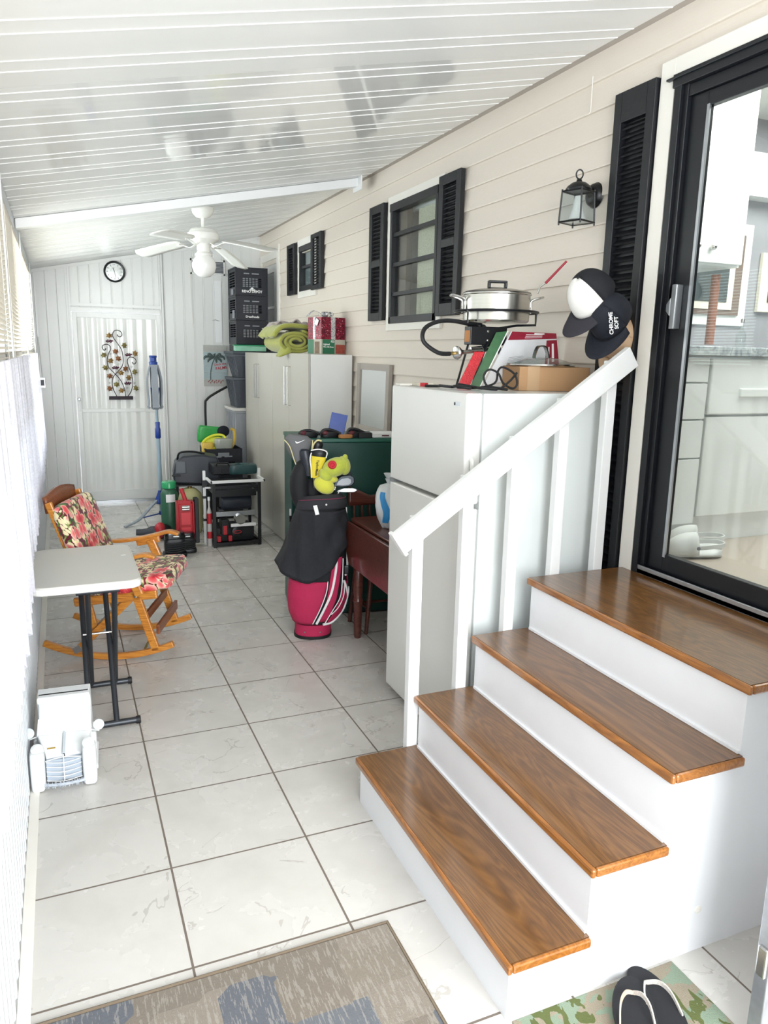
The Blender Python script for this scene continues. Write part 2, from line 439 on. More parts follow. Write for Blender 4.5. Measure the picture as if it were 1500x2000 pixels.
build('knob', MB().lathe([(0.008, 0), (0.008, 0.02), (0.016, 0.024), (0.016, 0.04), (0.01, 0.045)], (-0.058, YB-0.02, 1.125), 16, (0, -1, 0)), m_alu, root, world=True, smooth=True)
mb = MB().box(-0.085, 0.795, YB-0.03, YB, 0.0, 0.03); struct('trim_5', mb, m_alu)

# ------------------------------------------------------------ left wall
mb = MB(); P = []; y = YF
while y < YB:
    P += [(y, 0), (y + 0.036, 0), (y + 0.046, 0.014), (y + 0.060, 0.014)]; y += 0.070
P.append((YB, 0))
mb.rings([[Vector((XL - 0.003 - 0.011 + d, min(yy, YB), z)) for yy, d in P] for z in (0.0, 0.82)], cap=False, closed=False)
mb.box(XL - 0.05, XL - 0.016, YF, YB, -0.02, 0.82)
mb.box(XL - 0.06, XL - 0.002, YF, YB, 0.82, 0.86)          # sill
mb.box(XL - 0.06, XL + 0.004, YF, YB, 2.335, 2.409)        # header
mb.box(XL - 0.05, XL - 0.012, 6.12, YB, 0.86, 2.335)
struct('wall_left', mb, m_corr)
WY = [-3.2, -1.78, 0.15, 2.12, 4.05, 6.12]
for i in range(5):
    a, b = WY[i], WY[i+1]
    root = thing('window_%d' % (i+1), 'white framed sliding window in the left wall, ' + ['nearest the open end', 'beside the camera', 'beside the white folding table', 'behind the rocking chair', 'nearest the back wall'][i], 'window', (XL - 0.03, a, 0.86)); root['kind'] = 'structure'
    mb = MB()
    for yy in (a, (a+b)/2 - 0.015, b - 0.035): mb.box(XL - 0.055, XL - 0.02, yy, yy + 0.035, 0.86, 2.335)
    for zz in (0.86, 1.585, 2.30): mb.box(XL - 0.055, XL - 0.02, a, b, zz, zz + 0.035)
    build('window_frame', mb, m_white, root, world=True, bevel=0.003)
    build('pane', MB().box(XL - 0.045, XL - 0.041, a + 0.03, b - 0.03, 0.89, 2.31), m_glass, root, world=True)
# bright slender posts standing in front of the blinds
for yy in (0.15, 2.12, 4.05, 6.10):
    struct('trim_%d' % (6 + int(yy)), MB().box(XL + 0.006, XL + 0.014, yy - 0.012, yy + 0.03, 1.60, 2.40), m_white, bevel=0.002)
# blinds: one per window
m_slat = M('blind_slat', 'e9e0d3', 0.5, var=0.04)
WL = ['nearest the open end of the porch', 'beside the camera at the left edge', 'above the white folding table', 'above the rocking chair', 'farthest, next to the back wall']
for i in range(1, 5):
    a, b = WY[i] + 0.04, WY[i+1] - 0.04
    root = thing('window_blind', 'cream horizontal slat blind in the left windows, ' + WL[i], 'blind', (XL - 0.005, (a+b)/2, 2.32), group='slat blinds along the left windows')
    build('head_rail', MB().box(XL - 0.018, XL + 0.004, a, b, 2.30, 2.333), m_slat, root, world=True, bevel=0.003)
    mb = MB(); z = 1.30
    while z < 2.29:
        mb.cbox((XL - 0.006, (a+b)/2, z), (0.022, b - a, 0.0012), (0, radians(-28), 0)); z += 0.0215
    build('slats', mb, m_slat, root, world=True)
    for f in (0.12, 0.5, 0.88): build('ladder_cord', MB().cyl((XL + 0.006, a + (b-a)*f, 1.30), (XL + 0.006, a + (b-a)*f, 2.31), 0.0012, seg=6), m_slat, root, world=True)
# sheer pleated curtains with a wavy hem
m_sheer = sheer('sheer_curtain', 'dddce4', 0.25, 0.25)
for i in range(1, 5):
    a, b = WY[i] - 0.02, (WY[i+1] if i < 4 else 5.62)
    def fn(u, v, a=a, b=b):
        y = a + (b - a)*u; ph = 2*pi*y/0.100
        z = 1.60 - v*(0.845 + 0.022*sin(ph*1.0) + 0.03*sin(y*2.3))
        amp = 0.013 + 0.013*v
        return (XL + 0.014 + amp*2*(1 - abs(sin(ph/2 + 0.2*sin(5*y))))**1.5, y, z)
    mb = MB().grid(fn, int((b-a)/0.009), 10)
    o = build('sheer_curtain', mb, m_sheer, smooth=80)
    tag(o, 'white pleated sheer cafe curtain with ruffled hem, ' + ['', 'nearest the camera at the left edge', 'behind the white folding table', 'behind the rocking chair', 'farthest, ending near the back wall'][i], 'curtain', 'sheer curtains along the left wall')

# ------------------------------------------------------------ windows and shutters in the siding
def louvre(name, label, y0, y1, z0, z1, n, gap=None, rows=((0.055, 0.945),), group=None):
    root = thing(name, label, 'shutter', (XR - 0.014, (y0+y1)/2, z0), group=group)
    xo, xi = XR - 0.046, XR - 0.014; w = y1 - y0; st = 0.19*w if w > 0.2 else 0.17*w
    mb = MB(); mb.box(xo, xi, y0, y0 + st, z0, z1).box(xo, xi, y1 - st, y1, z0, z1)
    H = z1 - z0; prev = z0
    edges = [z0]
    for lo, hi in rows: edges += [z0 + lo*H, z0 + hi*H]
    edges.append(z1)
    for k in range(0, len(edges), 2): mb.box(xo, xi, y0 + st, y1 - st, edges[k], edges[k+1])
    build('shutter_frame', mb, m_shut, root, world=True, bevel=0.003)
    mb = MB()
    for lo, hi in rows:
        a, b = z0 + lo*H, z0 + hi*H; m = max(2, int(round(n*(hi-lo)))); p = (b-a)/m
        for k in range(m):
            mb.cbox(((xo+xi)/2 + 0.004, (y0+y1)/2, a + p*(k+0.5)), (0.030, w - 2*st, 0.007), (0, radians(-38), 0))
    mb.box(xi - 0.003, xi, y0 + st, y1 - st, z0, z1)
    build('louvres', mb, m_shut, root, world=True)
    return root
louvre('window_shutter', 'tall black louvred shutter between the lantern and the glass door', 0.607, 0.833, 0.62, 2.672, 62)
louvre('window_shutter', 'black louvred shutter on the near side of the larger window, beside the pot', 2.098, 2.358, 1.88, 2.66, 30, rows=((0.09, 0.49), (0.55, 0.93)), group=None)
louvre('window_shutter', 'black louvred shutter on the far side of the larger window', 3.182, 3.437, 1.884, 2.657, 30, rows=((0.07, 0.47), (0.53, 0.93)))
louvre('window_shutter', 'black louvred shutter on the near side of the small window', 4.53, 4.812, 2.192, 2.655, 20, rows=((0.08, 0.92),))
louvre('window_shutter', 'black louvred shutter on the far side of the small window', 5.322, 5.57, 2.189, 2.65, 20, rows=((0.08, 0.92),))
def win(name, label, y0, y1, z0, z1, rails, trim=0.058):
    root = thing(name, label, 'window', (XR, (y0+y1)/2, z0)); root['kind'] = 'structure'
    mb = MB(); a, b, c, d = y0 - trim, y1 + trim, z0 - trim*0.8, z1 + trim*0.9
    mb.box(XR - 0.026, XR + 0.02, a, y0, c, d).box(XR - 0.026, XR + 0.02, y1, b, c, d).box(XR - 0.026, XR + 0.02, y0, y1, c, z0).box(XR - 0.026, XR + 0.02, y0, y1, z1, d)
    build('window_trim', mb, m_trimw, root, world=True, bevel=0.002)
    f = 0.03; mb = MB()
    mb.box(XR - 0.034, XR + 0.02, y0, y0 + f, z0, z1).box(XR - 0.034, XR + 0.02, y1 - f, y1, z0, z1)
    mb.box(XR - 0.034, XR + 0.02, y0, y1, z0, z0 + 0.045).box(XR - 0.038, XR + 0.02, y0, y1, z1 - 0.05, z1)
    for r in rails: mb.box(XR - 0.022, XR + 0.006, y0 + f, y1 - f, r - 0.013, r + 0.013)
    build('window_frame', mb, m_black, root, world=True, bevel=0.002)
    build('pane', MB().box(XR - 0.004, XR - 0.001, y0 + 0.02, y1 - 0.02, z0 + 0.03, z1 - 0.03), m_glass, root, world=True)
    return root
win('window_6', 'larger black window with four panes and white vertical blinds behind', 2.387, 3.088, 1.857, 2.628, (2.05, 2.24, 2.432))
win('window_7', 'small black window with two frosted panes', 4.80, 5.20, 2.205, 2.60, (2.415,), 0.07)
# rooms behind the siding
m_room = M('room_paint', 'cfcabd', 0.8, var=0.03); m_brownw = M('brown_window_wood', '6b5648', 0.5)
mb = MB(); mb.box(XR + 0.9, XR + 0.92, 1.6, YB, 1.0, 2.95); mb.box(XR + 0.02, XR + 0.9, 1.60, 1.62, 1.0, 2.95)
mb.box(XR + 0.02, XR + 0.9, YB, YB + 0.02, 0.5, 2.95).box(XR + 0.02, XR + 0.9, 1.6, YB, 2.95, 2.97).box(XR + 0.02, XR + 0.9, 1.6, YB, 1.0, 1.02)
struct('wall_bedroom', mb, m_room)
t = NT('vertical_blind_fabric'); v = t.coord((1, 130, 130)); f = t.noise(v, 1.0, 2)
t.l(t.ramp(f, [(0.3, 'cfc8ae'), (0.5, 'e8e0c8'), (0.7, 'f2ecd8')]), t.b.inputs['Base Color']); t.set(Roughness=0.7); m_vert = t.m
root = thing('vertical_blind', 'cream patterned vertical blind hanging inside the larger window', 'blind', (XR + 0.10, 2.6, 2.6))
build('blind_rail', MB().box(XR + 0.085, XR + 0.115, 2.2, 3.2, 2.585, 2.62), m_white, root, world=True)
mb = MB()
for k in range(9): mb.cbox((XR + 0.10, 2.24 + 0.077*k, 2.2), (0.0015, 0.088, 0.80), (0, 0, radians(14)))
build('vanes', mb, m_vert, root, world=True)
mb = MB().box(XR + 0.02, XR + 0.05, 2.93, 3.02, 1.84, 2.64).box(XR + 0.05, XR + 0.09, 2.99, 3.12, 1.84, 2.64); struct('trim_20', mb, m_brownw)
mb = MB().box(XR + 0.02, XR + 0.03, 4.75, 5.25, 2.15, 2.65); tag(build('roller_shade', mb, M('frosted_shade', '8d9398', 0.35)), 'pale grey shade filling the small window', 'shade')
# far door on the house wall
root = thing('door_2', 'white side door with dark glass behind the crate stack', 'door', (XR, 6.35, 0)); root['kind'] = 'structure'
mb = MB(); mb.box(XR - 0.02, XR + 0.02, 5.985, 6.055, 0, 2.67).box(XR - 0.02, XR + 0.02, 6.655, 6.72, 0, 2.67).box(XR - 0.02, XR + 0.02, 6.055, 6.655, 2.595, 2.67)
build('door_frame', mb, m_trimw, root, world=True, bevel=0.003)
mb = MB(); mb.box(XR - 0.005, XR + 0.03, 6.055, 6.20, 0.1, 2.595).box(XR - 0.005, XR + 0.03, 6.54, 6.655, 0.1, 2.595).box(XR - 0.005, XR + 0.03, 6.2, 6.54, 2.47, 2.595).box(XR - 0.005, XR + 0.03, 6.2, 6.54, 0.1, 1.1).box(XR - 0.01, XR + 0.02, 6.2, 6.54, 2.10, 2.125)
build('door_leaf', mb, m_wall, root, world=True, bevel=0.002)
build('pane', MB().box(XR + 0.005, XR + 0.012, 6.2, 6.54, 1.1, 2.47), M('dark_glass', '22303a', 0.08), root, world=True)
mb = MB().box(XR - 0.022, XR - 0.004, 5.945, 5.975, 0, 2.72); struct('trim_21', mb, m_trimw, bevel=0.003)

# ------------------------------------------------------------ sliding door onto the top step
root = thing('door_3', 'black framed sliding glass door at the top of the wooden steps', 'door', (XR, 0.1, 0.806)); root['kind'] = 'structure'
mb = MB(); mb.box(XR - 0.03, XR + 0.02, 0.527, 0.600, 0.62, 2.716).box(XR - 0.03, XR + 0.02, -1.63, 0.53, 2.656, 2.716)
mb.box(XR - 0.018, XR + 0.02, 0.515, 0.53, 0.80, 2.66)
build('door_trim', mb, m_trimw, root, world=True, bevel=0.003)
mb = MB(); z0, z1 = 0.806, 2.656
mb.box(XR - 0.034, XR + 0.03, 0.488, 0.520, z0, z1).box(XR - 0.020, XR + 0.05, 0.466, 0.490, z0, z1)
mb.box(XR - 0.036, XR + 0.03, -1.6, 0.53, z1 - 0.045, z1).box(XR - 0.016, XR + 0.05, -1.6, 0.49, z1 - 0.085, z1 - 0.045)
mb.box(XR - 0.045, XR - 0.02, -1.6, 0.555, z1 - 0.018, z1 - 0.010)
build('door_frame', mb, m_black, root, world=True, bevel=0.002)
mb = MB().box(XR - 0.03, XR + 0.06, -1.6, 0.50, z0, z0 + 0.020).box(XR - 0.03, XR - 0.022, -1.6, 0.50, z0, z0 + 0.034)
build('sill', mb, m_alu, root, world=True, bevel=0.002)
sl = build('sash', MB().box(XR - 0.002, XR + 0.028, 0.385, 0.466, z0 + 0.02, z1 - 0.085).box(XR - 0.002, XR + 0.028, -1.0, 0.385, z0 + 0.02, z0 + 0.10).box(XR - 0.002, XR + 0.028, -1.0, 0.385, z1 - 0.135, z1 - 0.085), m_black, root, world=True, bevel=0.002)
build('glass', MB().box(XR + 0.010, XR + 0.015, -1.0, 0.39, z0 + 0.09, z1 - 0.10), m_glass, root, world=True)
build('gasket', MB().box(XR - 0.004, XR + 0.004, 0.374, 0.386, z0 + 0.09, z1 - 0.13), m_alu, root, world=True)
hb = MB().box(XR - 0.034, XR - 0.002, 0.415, 0.440, 1.765, 1.925)
hb.add([(XR - 0.034, 0.44, 1.81), (XR - 0.034, 0.44, 1.88), (XR - 0.034, 0.462, 1.855), (XR - 0.034, 0.462, 1.83), (XR - 0.008, 0.44, 1.81), (XR - 0.008, 0.44, 1.88), (XR - 0.008, 0.462, 1.855), (XR - 0.008, 0.462, 1.83)], [(0, 1, 2, 3), (4, 5, 6, 7), (0, 1, 5, 4), (1, 2, 6, 5), (2, 3, 7, 6), (3, 0, 4, 7)])
hd = build('door_handle', hb, m_alu, root, world=True, bevel=0.003)
build('lock', MB().lathe([(0.009, 0), (0.009, 0.006), (0.006, 0.009)], (XR - 0.034, 0.450, 1.845), 14, (-1, 0, 0)), m_steel, hd, world=True, smooth=True) if False else None

# ------------------------------------------------------------ kitchen seen through the glass
m_kfloor = M('kitchen_floor', 'b3a79b', 0.3, var=0.08); m_kwall = M('kitchen_wall', '95959a', 0.7, var=0.12, nscale=4)
m_kcab = M('cabinet_white', 'e6e8e6', 0.35, var=0.02)
struct('floor_kitchen', MB().box(XR + 0.02, 5.2, -2.2, 2.6, 0.74, 0.80), m_kfloor)
struct('wall_kitchen', MB().box(XR + 0.02, 5.2, 1.50, 1.56, 0.80, 2.95).box(5.2, 5.26, -2.2, 1.5, 0.8, 2.95).box(XR + 0.02, 5.2, -2.26, -2.2, 0.8, 2.95), m_kwall)
struct('ceiling_kitchen', MB().box(XR + 0.02, 5.26, -2.2, 1.56, 2.95, 3.0), M('kitchen_ceiling', 'e4e4de', 0.7))
root = thing('base_cabinet', 'white kitchen base cabinet with drawers behind the glass door', 'cabinet', (2.0, 0.8, 0.8))
build('body', MB().box(1.99, 3.9, 0.83, 1.49, 0.80, 1.675), m_kcab, root, world=True)
for i, (a, b) in enumerate(((0.90, 1.205), (1.212, 1.383), (1.39, 1.55), (1.557, 1.665))):
    build('drawer', MB().box(2.0, 2.475, 0.808, 0.828, a, b), m_kcab, root, world=True, bevel=0.002)
root = thing('dishwasher', 'white dishwasher beside the kitchen drawers', 'dishwasher', (2.8, 0.8, 0.8))
build('door', MB().box(2.485, 3.085, 0.803, 0.829, 0.93, 1.40), m_kcab, root, world=True, bevel=0.004)
build('control_panel', MB().box(2.485, 3.085, 0.797, 0.829, 1.41, 1.665), m_kcab, root, world=True, bevel=0.006)
build('handle', MB().box(2.66, 2.90, 0.785, 0.800, 1.49, 1.53), m_kcab, root, world=True, bevel=0.005)
t = NT('marble_counter'); v = t.coord(); f = t.noise(v, 14, 6, 0.7, 1.5)
t.l(t.ramp(f, [(0.35, '6f7880'), (0.5, 'a9b0b3'), (0.65, 'cfd3d3')]), t.b.inputs['Base Color']); t.set(Roughness=0.2)
tag(build('worktop', MB().box(1.985, 3.95, 0.775, 1.495, 1.676, 1.716), t.m, bevel=0.004), 'grey marbled worktop on the kitchen cabinets', 'worktop')
root = thing('wall_cabinet', 'white kitchen wall cabinet seen through the top of the glass door', 'cabinet', (2.4, 1.3, 2.1))
build('body', MB().box(1.985, 2.92, 1.12, 1.498, 2.11, 2.94), m_kcab, root, world=True)
build('door', MB().box(2.0, 2.45, 1.098, 1.118, 2.12, 2.93), m_kcab, root, world=True, bevel=0.003)
build('door', MB().box(2.458, 2.915, 1.098, 1.118, 2.12, 2.93), m_kcab, root, world=True, bevel=0.003)
for x in (2.60, 2.70): build('knob', MB().sphere((x, 1.08, 2.19), 0.017), m_steel, root, world=True, smooth=True)
m_brown = M('brown_frame', '77685f', 0.5); m_mat = M('picture_mount', 'ded8c8', 0.8); m_pic = M('dark_print', '3f4a4c', 0.6, var=0.4, nscale=9)
root = thing('framed_picture', 'brown framed dark picture on the grey kitchen wall', 'picture', (3.15, 1.49, 2.0))
build('frame', MB().box(2.86, 3.335, 1.470, 1.498, 1.905, 2.34), m_brown, root, world=True, bevel=0.004)
build('mount', MB().box(2.90, 3.27, 1.464, 1.471, 1.935, 2.30), m_mat, root, world=True)
build('print', MB().box(2.94, 3.225, 1.460, 1.465, 1.975, 2.26), m_pic, root, world=True)
root = thing('framed_picture', 'cream framed print at the right edge of the grey kitchen wall', 'picture', (3.6, 1.49, 2.0))
build('frame', MB().box(3.485, 3.85, 1.474, 1.498, 1.935, 2.26), m_mat, root, world=True, bevel=0.003)
build('print', MB().box(3.55, 3.80, 1.468, 1.475, 1.99, 2.21), m_pic, root, world=True)
root = thing('window_8', 'white framed board behind the brown picture', 'window', (3.1, 1.49, 1.9)); root['kind'] = 'structure'
build('window_frame', MB().box(2.60, 3.40, 1.484, 1.499, 1.85, 2.40), m_kcab, root, world=True, bevel=0.003)
struct('trim_22', MB().box(1.98, 4.6, 1.40, 1.499, 2.53, 2.75), m_kcab)
lt = NT('ceiling_light'); lt.b.inputs['Emission Color'].default_value = (1, 0.99, 0.95, 1); lt.b.inputs['Emission Strength'].default_value = 4.0
for (a, b) in ((2.35, 2.93), (2.95, 3.6), (3.62, 4.3)):
    root = thing('ceiling_light_panel', 'lit square ceiling panel in the kitchen, ' + {2.35: 'nearest the glass door', 2.95: 'middle of the row', 3.62: 'farthest from the door'}[a], 'ceiling light', (a, 0.7, 2.93), group='kitchen ceiling lights')
    build('diffuser', MB().box(a, b, 0.1, 1.05, 2.932, 2.944), lt.m, root, world=True)
    build('frame', MB().box(a, b, 0.08, 0.1, 2.925, 2.949).box(a, b, 1.05, 1.07, 2.925, 2.949), m_kcab, root, world=True)
tag(build('rolling_pin', MB().cyl((2.86, 1.20, 1.735), (2.86, 1.20, 2.08), 0.022), M('reddish_wood', '8a5a48', 0.5), smooth=True), 'slender reddish wooden post on the kitchen worktop', 'post')
mb = MB()
for x, y, h, r in ((2.66, 1.1, 0.06, 0.02), (2.74, 1.15, 0.09, 0.012)):
    pass
root = thing('glass_bottle', 'small clear glass bottle on the kitchen worktop', 'bottle', (2.99, 1.12, 1.717))
build('bottle_body', MB().lathe([(0.02, 0), (0.024, 0.01), (0.024, 0.07), (0.008, 0.10), (0.008, 0.13)], (0, 0, 0), 16), m_glass, root, smooth=True)
build('stopper', MB().lathe([(0.009, 0.13), (0.010, 0.145), (0.004, 0.15)], (0, 0, 0), 12), m_steel, root, smooth=True)
# pale clogs on the kitchen floor
m_croc = M('pale_foam', 'd5d6d4', 0.6)
def clog(label, loc, rz, group):
    root = thing('clog', label, 'shoe', loc, rz, group)
    def fn(k, n=22):
        pass
    L, W = 0.26, 0.092; R = []
    for i in range(15):
        s = i/14; x = -L/2 + L*s; w = W*0.5*(1 - abs(2*s - 1)**3)**0.5*(0.85 + 0.22*s) + 0.002
        R.append([Vector((x, w*cos(a), 0.017 + 0.017*sin(a))) for a in [2*pi*j/14 for j in range(14)]])
    build('sole', MB().rings(R), m_croc, root, smooth=True)
    R = []
    for i in range(12):
        s = i/11; x = -0.005 + 0.132*s; w = W*0.5*(1 - s**3)**0.5*1.05 + 0.003; h = 0.078*(1 - s**2.2)**0.6 + 0.012
        R.append([Vector((x, w*cos(a), 0.02 + h*sin(a))) for a in [pi*j/12 for j in range(13)]])
    build('upper', MB().rings(R, cap=False, closed=False), m_croc, root, smooth=True, solid=0.006)
    build('heel_strap', MB().ribbon([(0.0, 0.047, 0.05), (-0.06, 0.052, 0.058), (-0.115, 0.035, 0.062), (-0.13, 0, 0.063), (-0.115, -0.035, 0.062), (-0.06, -0.052, 0.058), (0.0, -0.047, 0.05)], 0.018, 0.005, (0, 0, 1), smooth=4), m_croc, root, smooth=True)
    for s in (-1, 1): build('rivet', MB().lathe([(0.008, 0), (0.008, 0.004), (0.004, 0.006)], (0.0, s*0.049, 0.05), 12, (0, s, 0)), m_grey, root, smooth=True)
clog('pale grey foam clog inside the glass door, the nearer of the pair', (2.30, 0.62, 0.80), radians(158), None)
clog('pale grey foam clog inside the glass door, the farther of the pair', (2.415, 0.735, 0.80), radians(150), None)

# ------------------------------------------------------------ stairs
m_riser = M('riser_paint', 'e6e7ea', 0.4, var=0.035, nscale=9)
NOSE = [0.690, 0.925, 1.160, 1.400]; TZ = [0.180, 0.386, 0.597, 0.806]; Y0, Y1 = -0.463, 0.575
root = thing('staircase', 'white painted steps with four polished brown wooden treads', 'stairs', (0.7, 0.05, 0))
mb = MB(); pts = [(NOSE[0] + 0.018, 0)]
for i in range(4):
    pts.append((NOSE[i] + 0.018, TZ[i] - 0.024)); pts.append(((NOSE[i+1] + 0.018) if i < 3 else XR - 0.03, TZ[i] - 0.024))
pts.append((XR - 0.03, 0))
m = Matrix(((1, 0, 0, 0), (0, 0, 1, 0), (0, 1, 0, 0), (0, 0, 0, 1)))
for ya, yb in ((Y0, Y0 + 0.018), (Y1 - 0.03, Y1 - 0.012)):
    mb2 = MB(); mb2.prism(pts, yb - ya, Matrix.Translation((0, ya, 0)) @ m); build('side_panel', mb2, m_riser, root, world=True)
for i in range(4):
    zb = 0.0 if i == 0 else TZ[i-1]
    build('riser', MB().box(NOSE[i] + 0.017, NOSE[i] + 0.035, Y0 + 0.001, Y1 - 0.013, zb, TZ[i] - 0.024), m_riser, root, world=True)
for i in range(4):
    x1 = (NOSE[i+1] + 0.017) if i < 3 else XR - 0.032
    build('tread', MB().box(NOSE[i] + 0.012, x1, Y0 - 0.010, Y1, TZ[i] - 0.025, TZ[i]), m_tread, root, world=True)
    build('nosing', MB().box(NOSE[i] - 0.001, NOSE[i] + 0.014, Y0 - 0.022, Y1, TZ[i] - 0.026, TZ[i] + 0.0006).box(NOSE[i] + 0.014, x1, Y0 - 0.022, Y0 - 0.009, TZ[i] - 0.026, TZ[i] + 0.0006), m_nose, root, world=True, bevel=0.006, label='rounded orange-brown edge strip')
    if i < 3: build('cove_strip', MB().box(NOSE[i+1] + 0.010, NOSE[i+1] + 0.018, Y0 + 0.002, Y1 - 0.02, TZ[i] + 0.001, TZ[i] + 0.010), m_riser, root, world=True)
build('screw_plug', MB().lathe([(0.012, 0), (0.012, 0.002), (0.006, 0.003)], (1.33, Y0, 0.135), 16, (0, -1, 0)), m_trimw, root, world=True, label='small cream plug in the white side panel')
# handrail with five balusters along the far side
root = thing('handrail', 'white sloping wooden handrail on five balusters beside the steps', 'handrail', (0.93, 0.56, 0))
yr = 0.575
pa = Vector((0.845, yr - 0.012, 0.995)); pb = Vector((1.815, yr - 0.012, 1.663))
mb = MB().bar(pa, pb, 0.030, 0.086); build('rail', mb, m_white, root, world=True, bevel=0.003)
mb = MB().bar(pa + Vector((-0.012, 0, -0.008)), pa + Vector((0.0, 0, 0.0)), 0.040, 0.10); build('end_cap', mb, m_white, root, world=True, bevel=0.003)
dz = (pb - pa); slope = dz.z/dz.x
for x, zb in ((0.925, 0.0), (1.128, TZ[1]), (1.33, TZ[2]), (1.535, TZ[3]), (1.745, TZ[3])):
    if x < 1: zb = 0.0
    yb0 = yr + 0.003
    zt = pa.z + slope*(x - pa.x)
    build('baluster', MB().box(x - 0.022, x + 0.022, yb0, yb0 + 0.036, 0.0 if x < 1.6 else 0.0, zt + 0.03), m_white, root, world=True, bevel=0.003)
# ------------------------------------------------------------ refrigerator
m_fr = M('fridge_white', 'dcdcd8', 0.3, var=0.02); m_frs = M('fridge_side', 'dfe4e3', 0.22, var=0.03)
root = thing('refrigerator', 'white two-door refrigerator standing behind the handrail', 'refrigerator', (1.49, 1.06, 0))
build('body', MB().box(1.248, 1.81, 0.706, 1.408, 0.03, 1.512), m_frs, root, world=True, bevel=0.004)
build('freezer_door', MB().box(1.172, 1.240, 0.704, 1.410, 1.083, 1.513), m_fr, root, world=True, bevel=0.007)
d = build('fridge_door', MB().box(1.172, 1.240, 0.704, 1.410, 0.045, 1.066), m_fr, root, world=True, bevel=0.007)
mb = MB().box(1.240, 1.248, 0.715, 1.400, 0.05, 1.06).box(1.240, 1.248, 0.715, 1.400, 1.09, 1.505); build('door_gasket', mb, M('gasket_grey', 'a9aaa8', 0.6), root, world=True)
build('handle', MB().tube([(1.20, 0.700, 0.70), (1.20, 0.690, 0.72), (1.20, 0.690, 1.00), (1.20, 0.700, 1.02)], 0.010, smooth=3), m_fr, root, world=True, smooth=True)
build('handle', MB().tube([(1.20, 0.700, 1.11), (1.20, 0.690, 1.13), (1.20, 0.690, 1.24), (1.20, 0.700, 1.26)], 0.010, smooth=3), m_fr, root, world=True, smooth=True)
bg_ = build('badge', MB().box(1.1685, 1.1725, 0.755, 0.800, 1.462, 1.476), m_alu, root, world=True, label='small silver badge on the freezer door')
build('badge_mark', MB().box(1.1675, 1.1690, 0.788, 0.797, 1.464, 1.474), m_print_k, bg_, world=True)
build('hinge', MB().box(1.17, 1.22, 1.375, 1.41, 1.066, 1.083), m_alu, root, world=True)
build('hinge', MB().box(1.19, 1.27, 1.36, 1.41, 1.513, 1.522), m_trimw, root, world=True, bevel=0.002)
for y in (0.74, 1.37): build('foot', MB().cyl((1.28, y, 0), (1.28, y, 0.032), 0.018), m_grey, root, world=True)
build('kick_plate', MB().box(1.262, 1.27, 0.72, 1.40, 0.005, 0.04), m_grey, root, world=True)

# ------------------------------------------------------------ on the refrigerator
FT = 1.513
m_card = M('cardboard', 'ac8660', 0.75, var=0.06); m_tape = M('packing_tape', 'b59674', 0.25, var=0.03)
root = thing('cardboard_box', 'brown cardboard box sealed with tape on the refrigerator, under a glass lid', 'box', (1.715, 0.985, FT), radians(-14))
build('carton', MB().box(-0.16, 0.15, -0.12, 0.11, 0.0, 0.100), m_card, root, bevel=0.002)
build('tape', MB().box(-0.125, -0.072, -0.1212, 0.1112, 0.0, 0.1012), m_tape, root)
text('lettering', '250ML', 0.020, m_print_k, root, (-0.1508, 0.02, 0.065), (pi/2, 0, -pi/2))
build('flap_line', MB().box(-0.151, 0.151, -0.001, 0.001, 0.0995, 0.1008), m_tape, root)
m_lidg = clear('lid_glass', 'eef2f0', 0.18, 0.03)
root = thing('pot_lid', 'glass pot lid with steel loop handle lying on the cardboard box', 'lid', (1.685, 0.985, FT + 0.101))
build('rim', MB().lathe([(0.142, 0.001), (0.148, 0.004), (0.146, 0.010), (0.140, 0.008)], seg=48), m_steel, root, smooth=True)
build('glass_dome', MB().lathe([(0.140, 0.006), (0.125, 0.018), (0.09, 0.030), (0.04, 0.038), (0.0, 0.040)], seg=48, cap=False), m_lidg, root, smooth=True)
build('handle', MB().ribbon([(-0.036, 0, 0.036), (-0.030, 0, 0.060), (-0.018, 0, 0.082), (0, 0, 0.086), (0.018, 0, 0.082), (0.030, 0, 0.060), (0.036, 0, 0.036)], 0.020, 0.005, (0, 1, 0), smooth=4), m_steel, root, smooth=True)
# propane burner
root = thing('propane_burner', 'black outdoor propane burner with round pot support on the refrigerator', 'burner', (1.595, 1.225, FT))
build('burner_box', MB().box(-0.142, 0.045, -0.03, 0.03, 0.188, 0.268), m_blk, root, bevel=0.003)
build('warning_label', MB().box(-0.1435, -0.141, -0.022, 0.022, 0.20, 0.25), M('orange_label', 'b8783a', 0.6), root)
for z in (0.208, 0.248): build('bolt', MB().lathe([(0.006, 0), (0.006, 0.004), (0.003, 0.006)], (-0.055, -0.03, z), 10, (0, -1, 0)), m_steel, root)
build('support_ring', MB().tube([(0.190*cos(a), 0.178*sin(a), 0.334) for a in [2*pi*k/44 for k in range(44)]], 0.0055, closed=True), m_black, root, smooth=True)
for a in (200, 345, 90):
    a = radians(a); c, s = cos(a), sin(a)
    build('support_arm', MB().tube([(0.190*c, 0.178*s, 0.334), (0.190*c, 0.178*s, 0.282), (0.10*c, 0.10*s, 0.278), (0.05*c - 0.03, 0.03*s, 0.264)], 0.0055), m_black, root, smooth=True)
for (x0_, y0_, x1_, y1_) in ((-0.125, 0.02, -0.155, 0.06), (0.035, 0.02, 0.10, 0.06), (-0.03, 0.028, -0.03, 0.13), (-0.07, -0.02, -0.10, -0.025)):
    build('leg', MB().bar((x0_, y0_, 0.19), (x1_, y1_, 0.004), 0.016, 0.004), m_black, root)
build('bracket', MB().bar((-0.06, -0.034, 0.20), (-0.095, -0.036, 0.125), 0.03, 0.006), m_black, root)
build('gas_tube', MB().cyl((0.0, -0.03, 0.172), (-0.19, -0.035, 0.153), 0.009).cyl((-0.02, -0.012, 0.185), (-0.13, -0.014, 0.172), 0.006), m_steel, root, smooth=True)
